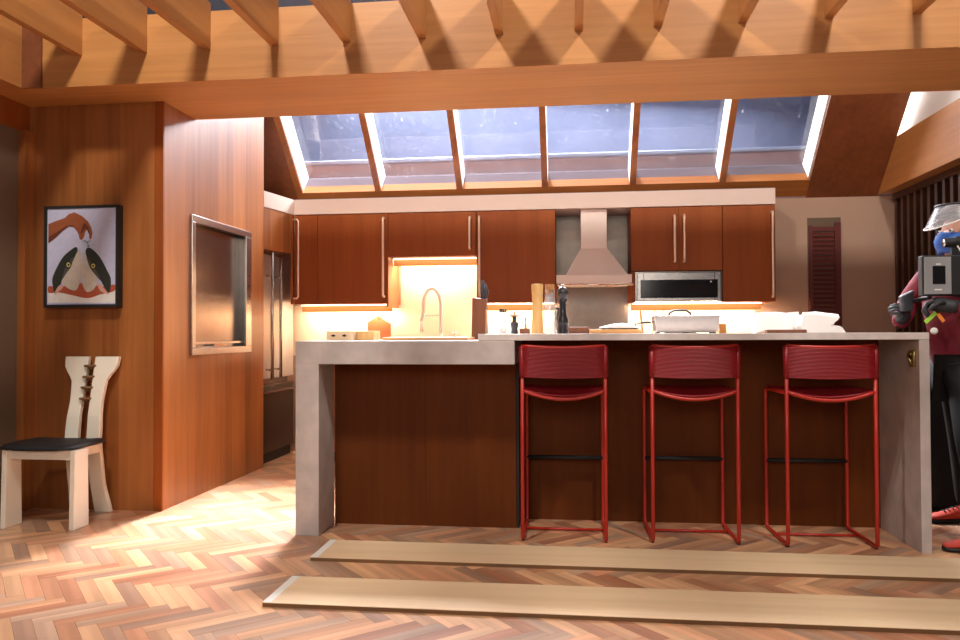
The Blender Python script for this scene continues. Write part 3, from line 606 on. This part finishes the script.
# small salt jar, grinder, brush box
def jar(x, Y, r, h, label):
    c = on(x, Y); t = thing('spice_jar', c, label, 'jar')
    MB().lathe([(r, 0), (r, h*.8), (r*.8, h*.86)], c, 16).build('glass', 'clear_glass', t, True); MB().lathe([(r*.9, .004), (r*.9, h*.35)], c, 14).build('contents', 'white_cloth', t, True)
    MB().lathe([(r*.85, h*.86), (r*.85, h)], c, 16).build('lid', 'chrome', t, 'auto'); return t
jar(503, 4.75, .028, .155, 'small clear glass jar beside the knife block')
c = on(514.5, 4.8); t = thing('spice_grinder', c, 'small dark grinder with flat cap between jar and brush', 'grinder')
MB().lathe([(.022, 0), (.024, .01), (.020, .03), (.026, .06), (.022, .075)], c, 16).build('body', 'grey_rubber', t, True); MB().lathe([(.014, .075), (.014, .108)], c, 12).build('neck', 'black_mill', t, True)
MB().lathe([(.028, .108), (.028, .118), (.006, .12), (.005, .14)], c, 16).build('cap', 'ring_brown', t, 'auto')
c = on(525, 4.8); t = thing('salt_box', c, 'small brown wooden box with an upright stick', 'box')
bx(c.x-.032, c.x+.032, c.y-.03, c.y+.03, ZH, ZH+.035).build('box', 'block_wood', t, bevel=.002); MB().tube([(c.x+.006, c.y, ZH+.03), (c.x+.004, c.y, ZH+.105)], [.006, .004], 8).build('stick', 'block_wood', t, True)
# light wood mill
c = on(537.5, 4.60); tag(MB().lathe([(.036, 0), (.036, .004), (.0335, .075), (.030, .15), (.0325, .22), (.0325, .223), (.029, .226), (.033, .232), (.036, .29), (.032, .298), (.012, .30)], c, 24).build('pepper_mill', 'mill_wood', None, 'auto'), 'tall light wood pepper mill next to the glass carafe', 'pepper mill')
# carafe with cork
c = on(550, 4.72); t = thing('glass_carafe', c, 'clear glass carafe with a cork stopper', 'carafe')
MB().lathe([(.040, 0), (.043, .006), (.043, .16), (.040, .18), (.029, .215), (.030, .27), (.0285, .27), (.0275, .215), (.038, .18), (.0405, .16), (.0405, .010)], c, 24).build('glass', 'clear_glass', t, True)
MB().lathe([(.026, .245), (.029, .30), (.027, .303)], c, 18).build('cork', 'cork', t, 'auto')
# black mill
c = on(563, 4.58); t = thing('pepper_mill', c, 'black turned pepper mill with a steel knob', 'pepper mill')
MB().lathe([(.033, 0), (.034, .012), (.030, .03), (.034, .045), (.031, .06), (.035, .07), (.022, .11), (.019, .15), (.023, .19), (.026, .205)], c, 24).build('body', 'black_mill', t, True)
MB().lathe([(.025, .206), (.026, .222), (.034, .235), (.033, .252), (.022, .272), (.008, .280)], c, 24).build('head', 'black_mill', t, True); MB().ball((c.x, c.y, ZH+.287), .008, .008, .009).build('knob', 'chrome', t, True)
c = on(557.5, 5.0); tag(MB().lathe([(.02, 0), (.021, .14), (.014, .15), (.012, .17)], c, 14).build('dark_bottle', 'black_mill', None, True), 'small dark bottle half hidden behind the black pepper mill', 'bottle')
# boards and cloths to the right
p = at(568, 331, 1, 4.9); q = at(588.5, 327, 1, 4.9); tag(bx(p.x, q.x, 4.85, 5.0, ZH, q.z).build('wooden_board', 'block_wood', bevel=.002), 'small dark brown wooden board right of the black mill', 'board')
p = at(590, 331, 1, 4.8); q = at(640, 329.2, 1, 4.8); tag(bx(p.x, q.x, 4.72, 5.02, ZH, q.z).build('chopping_board', 'light_wood', bevel=.003), 'pale flat chopping board with a white cloth on it', 'board')
def cloth(name, poly, y0, y1, label, mat='white_cloth', wob=.01):
    m = MB(); n = len(poly); K = 6; V = []
    for k in range(K+1):
        w = k/K; s_ = .35+.65*sin(pi*min(1, w*1.0+.25) if w < .75 else pi*(1.0-(w-.75)*1.2))
        s_ = max(.3, min(1, s_)); y = y0+(y1-y0)*w
        for u, v in poly:
            p = at(u, v, 1, (y0+y1)/2); V.append((p.x+wob*(random.random()-.5), y+wob*(random.random()-.5), ZH+max(.001, (p.z-ZH)*s_)))
    Fc = [(k*n+i, k*n+(i+1) % n, (k+1)*n+(i+1) % n, (k+1)*n+i) for k in range(K) for i in range(n)]+[tuple(range(n-1, -1, -1)), tuple(range(K*n, K*n+n))]
    m.add(V, Fc); return tag(m.build(name, mat, None, 'auto'), label, 'cloth')
cl = cloth('dish_towel', [(600, 329), (606, 327.5), (612, 326), (622, 325), (630, 326.5), (634, 328), (638, 328.6), (638, 329.2), (600, 329.2)], 4.74, 4.98, 'white dish towel lying on the pale chopping board'); cl.location.z += .012
# steel roasting pan / box, with a pot behind
p = at(653, 331, 1, 4.75); q = at(717.5, 315.5, 1, 4.75); t = thing('roasting_pan', ((p.x+q.x)/2, 4.75, ZH), 'pale steel roasting tin standing on the bar top', 'pan')
m = MB(); a0, a1, y0, y1, zb, zt = p.x, q.x, 4.66, 4.86, ZH, q.z
MB().hexa([(a0+.012, y0+.01, zb+.006), (a1-.012, y0+.01, zb+.006), (a1-.012, y1-.01, zb+.006), (a0+.012, y1-.01, zb+.006), (a0, y0, zt), (a1, y0, zt), (a1, y1, zt), (a0, y1, zt)]).build('body', 'steel', t, bevel=.004)
for x in (a0+.03, (a0+a1)/2, a1-.03): bx(x-.008, x+.008, y0+.03, y1-.03, zb, zb+.007).build('foot', 'black_matte', t)
p = at(669, 315, 1, 5.0); q = at(691, 310.5, 1, 5.0); t = thing('stock_pot', ((p.x+q.x)/2, 5.0, ZH), 'pot with an arched black handle behind the roasting tin', 'pot')
cx = (p.x+q.x)/2; MB().lathe([(.10, .0), (.11, .02), (.11, .095), (.10, .105), (.02, .112)], (cx, 5.0, ZH), 24).build('body', 'steel', t, True)
MB().tube([(p.x, 5.0, p.z-.006), (p.x+.004, 5.0, p.z+.012), (p.x+.03, 5.0, q.z), (q.x-.03, 5.0, q.z), (q.x-.004, 5.0, p.z+.012), (q.x, 5.0, p.z-.006)], .008, 8).build('handle', 'grey_rubber', t, True)
p = at(722.5, 329, 1, 4.8); q = at(725.5, 323.5, 1, 4.8); tag(bx(p.x-.02, p.x+.02, 4.78, 4.82, ZH, q.z).build('wood_cube', 'orange_wood', bevel=.002), 'small orange wooden cube right of the roasting tin', 'block')
p = at(641, 309, 1, 4.95); tag(MB().tube([(p.x+.01, 4.95, ZH), (p.x-.006, 4.95, p.z)], [.008, .006], 8).build('rolling_stick', 'orange_wood', None, True), 'thin orange wooden stick standing left of the roasting tin', 'stick')
p = at(646, 322, 1, 4.88); t = thing('coffee_pot', (p.x, 4.88, ZH), 'small glass pot with dark lid left of the roasting tin', 'pot')
MB().lathe([(.034, 0), (.036, .04), (.032, .062)], (p.x, 4.88, ZH), 16).build('glass', 'clear_glass', t, True); MB().lathe([(.033, .062), (.034, .072), (.02, .078)], (p.x, 4.88, ZH), 16).build('lid', 'black_mill', t, True)
MB().tube([(p.x-.03, 4.88, ZH+.065), (p.x-.065, 4.88, ZH+.06), (p.x-.07, 4.88, ZH+.02)], .005, 6).build('handle', 'black_mill', t, True)
# white papers / cloth at the right
cloth('crumpled_cloth', [(752, 333), (757, 328), (754, 322), (756, 312), (775, 311.5), (786, 312.6), (797, 311.4), (792, 317), (799, 321), (803, 331), (780, 329), (765, 330)], 4.64, 4.76, 'crumpled white cloth on the bar top left of the paper bag', wob=.02)
cloth('paper_bag', [(797, 325), (801, 312), (812, 311.2), (836, 314), (835, 317), (826, 324), (838, 326), (843, 332.6), (806, 332.6), (800, 329)], 4.50, 4.62, 'white folded paper bag at the right end of the bar top', wob=.012)
p = at(766, 332.5, 1, 4.42); q = at(806, 329.5, 1, 4.42); tag(bx(p.x, q.x, 4.40, 4.47, ZH, q.z).build('serving_tray', 'block_wood', bevel=.004), 'low dark tray edge under the crumpled white cloth', 'tray')
# left end: small drawer box, boards
p = at(326.5, 339.5, 1, 4.35); q = at(352, 331, 1, 4.35); t = thing('wooden_box', ((p.x+q.x)/2, 4.4, ZS), 'small pale wooden box with two dark diamond slots on the concrete counter', 'box')
b_ = bx(p.x, q.x, 4.35, 4.47, ZS, q.z).build('body', 'ply', t, bevel=.002); cz = (ZS+q.z)/2
for f in (.27, .70):
    x = p.x+(q.x-p.x)*f; MB().prism([(x-.016, cz), (x, cz-.006), (x+.016, cz), (x, cz+.009)], 4.3485, 4.352, lambda u, v, w: (u, w, v)).build('slot', 'dark_gap', b_)
p = at(353.5, 338, 1, 4.5); q = at(376, 331, 1, 4.5); tag(bx(p.x, q.x, 4.45, 4.6, ZS, q.z).build('wooden_block', 'mill_wood', bevel=.003), 'small pale wood block right of the slotted wooden box', 'block')
p = at(366, 339.5, 1, 4.45); q = at(469, 336.4, 1, 4.45); tag(bx(p.x+.11, q.x, 4.40, 4.72, ZS, ZS+.018).build('cutting_board', 'light_wood', bevel=.004), 'long pale wooden cutting board lying on the concrete counter', 'board')
# paddle board leaning on the backsplash
y0 = 6.86
def lean(u, v, w): p = at(u, v, 1, 6.86); return Vector((p.x, w+.06*(p.z-.915)/.35, p.z))
poly = [(366, 322), (372, 318.5), (374.5, 316.5), (377, 315.6), (379.5, 316.6), (381, 319), (389.5, 324), (390, 338), (389, 352.5), (367, 352.5)]
plain('paddle_wood', rgb(126, 64, 22), .5, 0, .08, 20)
t = thing('paddle_board', lean(378, 352.5, y0), 'wooden paddle board with handle leaning on the backsplash', 'board')
MB().prism(poly, y0, y0+.018, lean).build('board', 'paddle_wood', t)
cc = at(377, 318.6, 1, 6.87); MB().lathe([(.008, 0), (.008, .004)], t.location, 12).build('hole', 'dark_gap', t).matrix_local = Matrix.Translation(lean(377, 318.6, y0-.001)-t.location) @ Matrix.Rotation(pi/2, 4, 'X')
# sink faucet (spring type)
p = at(441, 338, 1, 6.78); b = Vector((p.x, 6.78, .915)); q = at(432, 288, 1, 6.78); e = at(421, 320, 1, 6.78)
t = thing('kitchen_faucet', b, 'tall chrome spring faucet in the sink niche', 'faucet')
MB().lathe([(.028, 0), (.028, .012), (.017, .02), (.017, .20)], b, 16).build('base', 'faucet_glare_white', t, True)
L_ = [(b.x, 6.78, 1.1), (b.x, 6.78, 1.25)]+[(q.x+(b.x-q.x)*cos(k*pi/10), 6.78, 1.36+(q.z-1.36)*sin(k*pi/10)) for k in range(0, 11)]
x2 = q.x-(b.x-q.x); L_ += [(x2+.004, 6.78, 1.30), (e.x, 6.78, e.z)]
MB().tube(L_, .0175, 10).build('spring_hose', 'faucet_glare_white', t, True)
MB().tube([(e.x, 6.78, e.z+.01), (e.x+.004, 6.78, e.z-.11)], [.013, .018], 10).build('spray_head', 'faucet_glare_white', t, True)
MB().tube([(b.x, 6.78, e.z+.04), (e.x, 6.78, e.z+.04)], .006, 8).build('support_arm', 'faucet_glare_white', t, True)
MB().tube([(b.x, 6.77, 1.0), (b.x+.08, 6.75, 1.03)], .007, 8).build('lever', 'faucet_glare_white', t, True)
p = at(455, 334, 1, 6.8); t = thing('soap_dispenser', (p.x, 6.8, .915), 'small chrome soap dispenser right of the faucet', 'dispenser')
MB().lathe([(.018, 0), (.016, .16), (.008, .165), (.008, .19)], (p.x, 6.8, .915), 12).build('body', 'chrome', t, True); MB().tube([(p.x-.03, 6.79, 1.105), (p.x+.012, 6.8, 1.11)], .008, 8).build('spout', 'chrome', t, True)
# utensils hanging at the right backsplash
for i, (x, lab) in enumerate(((655, 'left of two thin utensils hanging under the microwave'), (663, 'right of two thin utensils hanging under the microwave'))):
    p = at(x, 309, 1, 6.97); tag(MB().tube([(p.x, 6.975, p.z), (p.x, 6.975, p.z-.16)], [.005, .008], 8).build('hanging_utensil', 'grey_rubber', None, True), lab, 'utensil', 'utensils on the backsplash')

# ================================================================== CAMERA OPERATOR
plain('jacket', rgb(124, 26, 44), .7, 0, .12, 14, .15)
plain('trousers', rgb(17, 17, 19), .85, 0, .2, 14, .15)
plain('skin', rgb(206, 150, 128), .5, 0, .04, 30)
plain('glove', rgb(44, 46, 50), .6, 0, .3, 40, .2)
plain('mask_blue', rgb(46, 96, 176), .7, 0, .05, 30)
plain('grey_panel', rgb(150, 150, 152), .45)
plain('shoe_red', rgb(190, 52, 28), .6, 0, .1, 40)
plain('neon_green', rgb(168, 226, 70), .6); plain('neon_orange', rgb(238, 140, 50), .6)
plain('hair_grey', rgb(92, 88, 86), .8)
def skin_mesh(name, verts, edges, mat, parent, root=0, sub=2):
    base = Vector((0, 0, 0)); p = parent
    while p: base = base+Vector(p.location); p = p.parent
    me = bpy.data.meshes.new(name); me.from_pydata([tuple(Vector(v[:3])-base) for v in verts], edges, [])
    o = bpy.data.objects.new(name, me); COL.objects.link(o); o.parent = parent
    sk = o.modifiers.new('skin', 'SKIN')
    if not me.skin_vertices: me.attributes.new('skin', 'FLOAT', 'POINT') if False else None
    lay = me.skin_vertices[0] if len(me.skin_vertices) else None
    if lay is None:
        bm = bmesh.new(); bm.from_mesh(me); bm.verts.layers.skin.verify(); bm.to_mesh(me); bm.free(); lay = me.skin_vertices[0]
    for i, v in enumerate(verts): lay.data[i].radius = (v[3], v[4] if len(v) > 4 else v[3]); lay.data[i].use_root = (i == root)
    sb_ = o.modifiers.new('sub', 'SUBSURF'); sb_.levels = sub; sb_.render_levels = sub
    sk.use_smooth_shade = True
    dg = bpy.context.evaluated_depsgraph_get(); me2 = bpy.data.meshes.new_from_object(o.evaluated_get(dg)); o.modifiers.clear(); o.data = me2
    me2.materials.clear(); me2.materials.append(MATS[mat])
    for q in me2.polygons: q.use_smooth = True
    return o
PX, PYY = 2.12, 4.50
pt = thing('person', (PX, PYY, 0), 'person in maroon jacket, blue mask and raised face shield operating a camera', 'person')
bv = [(2.14, 4.50, .93, .09), (2.14, 4.50, 1.10, .09), (2.13, 4.50, 1.28, .10), (2.115, 4.50, 1.42, .075), (2.10, 4.50, 1.50, .055), (2.105, 4.495, 1.555, .055), (2.112, 4.49, 1.61, .085, .08), (2.118, 4.49, 1.68, .098, .085), (2.122, 4.49, 1.735, .07),
      (2.06, 4.66, 1.42, .045), (2.00, 4.86, 1.275, .032), (1.862, 4.62, 1.165, .026), (2.10, 4.34, 1.42, .045), (2.16, 4.17, 1.18, .032), (1.975, 4.28, 1.235, .026),
      (2.15, 4.58, .84, .06), (2.22, 4.70, .50, .045), (2.28, 4.75, .10, .04), (2.12, 4.42, .84, .06), (2.05, 4.24, .50, .045), (2.08, 4.12, .10, .04), (2.018, 4.455, 1.625, .016), (2.010, 4.452, 1.60, .014)]
be = [(0, 1), (1, 2), (2, 3), (3, 4), (4, 5), (5, 6), (6, 7), (7, 8), (3, 9), (9, 10), (10, 11), (3, 12), (12, 13), (13, 14), (0, 15), (15, 16), (16, 17), (0, 18), (18, 19), (19, 20), (6, 21), (21, 22)]
body = skin_mesh('body', bv, be, 'skin', pt)
for y, x in ((4.425, 2.048), (4.505, 2.022)):
    e = MB().ball((x, y, 1.652), .012, .014, .010, 10, 7).build('eye', 'white_paint', body, True); MB().ball((x-.009, y-.004, 1.652), .005, .007, .006, 8, 6).build('iris', 'black_gloss', body, True)
jv = [(2.14, 4.50, .83, .175), (2.13, 4.49, 1.05, .17), (2.085, 4.47, 1.25, .18), (2.105, 4.50, 1.40, .145), (2.105, 4.50, 1.495, .072),
      (2.06, 4.66, 1.43, .092), (2.00, 4.86, 1.275, .066), (1.856, 4.585, 1.178, .05), (2.10, 4.32, 1.43, .095), (2.16, 4.17, 1.18, .068), (1.985, 4.275, 1.232, .044)]
jk = skin_mesh('jacket', jv, [(0, 1), (1, 2), (2, 3), (3, 4), (3, 5), (5, 6), (6, 7), (3, 8), (8, 9), (9, 10)], 'jacket', pt)
tv = [(2.14, 4.50, .94, .16), (2.15, 4.60, .86, .11), (2.22, 4.70, .50, .082), (2.27, 4.745, .07, .07), (2.10, 4.39, .86, .11), (2.05, 4.24, .50, .084), (2.09, 4.125, .07, .072)]
skin_mesh('trousers', tv, [(0, 1), (1, 2), (2, 3), (0, 4), (4, 5), (5, 6)], 'trousers', pt)
def shoe(ax, ay, dx, dy):       # heel at (ax,ay), pointing (dx,dy)
    d = Vector((dx, dy, 0)).normalized(); n = Vector((-d.y, d.x, 0))
    sec = [(-.05, .030, .085), (-.02, .038, .095), (.03, .040, .10), (.09, .043, .085), (.15, .048, .066), (.20, .045, .052), (.235, .030, .040), (.245, .012, .03)]
    for nm, mt, zf, grow in (('upper', 'shoe_red', None, 0), ('sole', 'black_matte', .03, .004)):
        m = MB(); V = []; K = 10
        for (s_, w, h) in sec:
            for k in range(K):
                a = 2*pi*k/K; hh = h if zf is None else zf; zz = .018 if zf is None else .002
                z = zz+(hh-zz)*(.5+.5*sin(a)); q = (1-.25*max(0, sin(a))) if zf is None else 1
                c_ = Vector((ax, ay, 0))+d*(s_*(1+grow))+n*((w+grow)*cos(a)*q); V.append((c_.x, c_.y, z))
        Fc = [(i*K+k, i*K+(k+1) % K, (i+1)*K+(k+1) % K, (i+1)*K+k) for i in range(len(sec)-1) for k in range(K)]+[tuple(range(K)), tuple(range((len(sec)-1)*K, len(sec)*K))]
        m.add(V, Fc); o = m.build('shoe_'+nm, mt, pt, True)
    m = MB()
    for s_, h in ((.07, .094), (.095, .086), (.12, .078), (.145, .071)):
        c_ = Vector((ax, ay, h))+d*s_; m.tube([c_-n*.024-Vector((0, 0, .008)), c_+Vector((0, 0, .002)), c_+n*.024-Vector((0, 0, .008))], .003, 6)
    m.build('shoe_laces', 'grey_rubber', pt, True)
shoe(2.09, 4.13, -1, -.05); shoe(2.27, 4.75, -1, -.08)
def glove(name, wrist, palm, axis_up, curl, parent):
    w, p_ = Vector(wrist), Vector(palm); d = (p_-w).normalized(); n = Vector(axis_up).normalized(); n = (n-d*n.dot(d)).normalized(); c_ = d.cross(n)*curl
    m = MB(); m.tube([w-d*.03, w, w+d*.03, w+d*.07, w+d*.095], [.034, .034, .038, .041, .03], 12)
    for k, ln in enumerate((.062, .072, .068, .052)):
        b_ = w+d*.085+n*(.027-.018*k); q = [b_, b_+d*ln*.45+c_*.012, b_+d*ln*.55+c_*(.012+ln*.5), b_+d*ln*.15+c_*(.02+ln*.85)]
        m.tube(q, [.011, .0105, .0095, .008], 8)
    b_ = w+d*.035+n*.03; m.tube([b_, b_+n*.022+d*.02+c_*.01, b_+n*.02+d*.045+c_*.035, b_+n*.01+d*.06+c_*.055], [.014, .0125, .011, .008], 8)
    return m.build('glove', 'glove', parent, True)
MB().tube([(1.93, 4.74, 1.215), (1.90, 4.685, 1.195), (1.862, 4.62, 1.168), (1.856, 4.60, 1.178)], [.052, .051, .047, .043], 14).build('cuff', 'jacket', jk, True)
g1 = glove('glove', (1.862, 4.62, 1.165), (1.845, 4.52, 1.225), (.1, -.3, 1), 1, pt)
g2 = glove('glove', (1.975, 4.275, 1.235), (1.89, 4.32, 1.25), (0, -1, .3), -1, pt)
# face mask, face shield
m = MB(); V = []; K = 13; J = 9; hc = Vector((2.114, 4.488, 1.60)); fy = radians(12)
for j in range(J):
    v = j/(J-1)
    for k in range(K):
        a = radians(-72+144*k/(K-1))+fy; bulge = .098+.022*sin(pi*min(1, v*1.15))*max(0, cos(a-fy))**2+(.003 if j % 2 else 0)
        V.append((hc.x-bulge*cos(a)*1.04, hc.y-bulge*sin(a)*.92+(0), 1.648-.115*v-.010*abs(a-fy)+(.004 if k == K//2 else 0)))
m.add(V, [(j*K+k, j*K+k+1, (j+1)*K+k+1, (j+1)*K+k) for j in range(J-1) for k in range(K-1)]); mk = m.build('face_mask', 'mask_blue', pt, True)
sd = mk.modifiers.new('solid', 'SOLIDIFY'); sd.thickness = .003
m = MB(); V = []; K = 17; J = 6
for j in range(J):
    v = j/(J-1)
    for k in range(K):
        a = radians(-95+190*k/(K-1))+fy; r = .116+.062*v*max(0, cos((a-fy)*.8)); V.append((2.118-r*cos(a), 4.49-r*.9*sin(a), 1.795-.135*v*max(.25, cos((a-fy)*.8))))
m.add(V, [(j*K+k, j*K+k+1, (j+1)*K+k+1, (j+1)*K+k) for j in range(J-1) for k in range(K-1)]); vz = m.build('face_shield', 'visor', pt, True)
sd = vz.modifiers.new('solid', 'SOLIDIFY'); sd.thickness = .002
MB().tube(V[-K:], .0035, 8).build('rim', 'white_paint', vz, True); MB().tube(V[:K], .006, 8).build('rim', 'grey_rubber', vz, True)
MB().tube([(2.118-.112*cos(a), 4.49-.102*sin(a), 1.745) for a in [2*pi*k/24 for k in range(24)]], .009, 8, True).build('headband', 'black_matte', pt, True)
m = MB().lathe([(.106, 0), (.106, .02), (.095, .05), (.06, .075), (.01, .085)], (2.124, 4.49, 1.728), 20); m.build('cap', 'hair_grey', pt, True)
# tags hanging on the jacket
def strip(a, b, w, y, nm, mt):
    p, q = at(*a, 1, y), at(*b, 1, y); d = (q-p).normalized(); n = Vector((-d.z, 0, d.x))*w
    MB().hexa([p-n, q-n, q-n+Vector((0, .004, 0)), p-n+Vector((0, .004, 0)), p+n, q+n, q+n+Vector((0, .004, 0)), p+n+Vector((0, .004, 0))]).build(nm, mt, jk)
strip((925.5, 322.5), (936, 312.5), .010, 4.285, 'tag_strip', 'neon_green'); strip((938, 314), (944, 321.5), .009, 4.285, 'tag_strip', 'neon_orange')
p = at(934, 331, 1, 4.29); bd = MB().lathe([(.018, 0), (.018, .005), (.008, .007)], jk.matrix_world.translation if False else pt.location, 16).build('badge', 'white_paint', jk, True); bd.matrix_local = Matrix.Translation(p-pt.location) @ Matrix.Rotation(pi/2, 4, 'X')
# camera held by the operator
cy = 4.27; a = at(922.5, 255.5, 1, cy); b = at(953, 295.5, 1, cy)
t = thing('film_camera', ((a.x+b.x)/2, cy+.1, b.z), 'black film camera with a grey side panel and small screen held by the person', 'camera')
bdy = bx(a.x, b.x+.16, cy+.006, cy+.06, b.z, a.z).build('body', 'black_matte', t, bevel=.006)
pn = bx(a.x+.008, b.x-.006, cy, cy+.007, b.z+.008, a.z-.008).build('side_panel', 'grey_panel', t, bevel=.002)
p, q = at(932.5, 266, 1, cy), at(945.5, 284, 1, cy); bx(p.x, q.x, cy-.002, cy, q.z, p.z).build('screen', 'black_gloss', pn)
for u0, u1, v in ((936, 941, 263.5), (934.5, 942, 289)): p, q = at(u0, v, 1, cy), at(u1, v+1.2, 1, cy); bx(p.x, q.x, cy-.001, cy, q.z, p.z).build('print_line', 'white_paint', pn)
vy = 4.33; p = at(944, 243, 1, vy); vf = MB().tube([(p.x, vy, p.z), (p.x+.05, vy, p.z+.002), (p.x+.055, vy, p.z+.002), (p.x+.20, vy, p.z)], [.024, .026, .032, .032], 14).build('viewfinder', 'black_matte', t, 'auto')
MB().tube([(p.x-.002, vy, p.z), (p.x+.004, vy, p.z)], .019, 14).build('lens', 'steel', vf, True)
q = at(955, 254, 1, vy); bx(q.x-.02, q.x+.03, vy-.01, vy+.01, a.z-.004, p.z-.02).build('viewfinder_bracket', 'black_matte', t)
MB().tube([(p.x+.05, vy-.035, p.z-.02), (p.x+.06, vy-.05, p.z-.05), (p.x+.11, vy-.05, p.z-.07), (p.x+.16, vy-.04, p.z-.05)], .004, 8).build('cable', 'white_tape', t, True)
gp = at(906, 297, 1, 4.50); MB().hexa([(gp.x-.030, 4.47, 1.215), (gp.x+.026, 4.47, 1.215), (gp.x+.026, 4.53, 1.215), (gp.x-.030, 4.53, 1.215), (gp.x-.034, 4.475, 1.30), (gp.x+.036, 4.475, 1.335), (gp.x+.036, 4.525, 1.335), (gp.x-.034, 4.525, 1.30)]).build('hand_grip', 'grey_rubber', t, bevel=.008)
MB().tube([(gp.x+.03, 4.50, 1.27), (1.93, 4.42, 1.29), (a.x+.05, cy+.05, b.z+.01)], .012, 8).build('grip_arm', 'black_matte', t, True)

# black box added to fill the dark space behind the operator
t = thing('dark_fill_case', (2.4, 5.2, 0), 'black case added on the floor to fill the dark area behind the person', 'case')
bx(2.08, 2.7, 4.98, 5.42, .03, .98).build('body', 'black_matte', t, bevel=.01); bx(2.07, 2.71, 4.97, 5.43, .98, 1.02).build('lid', 'black_matte', t, bevel=.008)
for x in (2.14, 2.64):
    for y in (5.04, 5.36): MB().lathe([(.02, 0), (.02, .03)], (x, y, 0), 10).build('foot', 'black_matte', t)
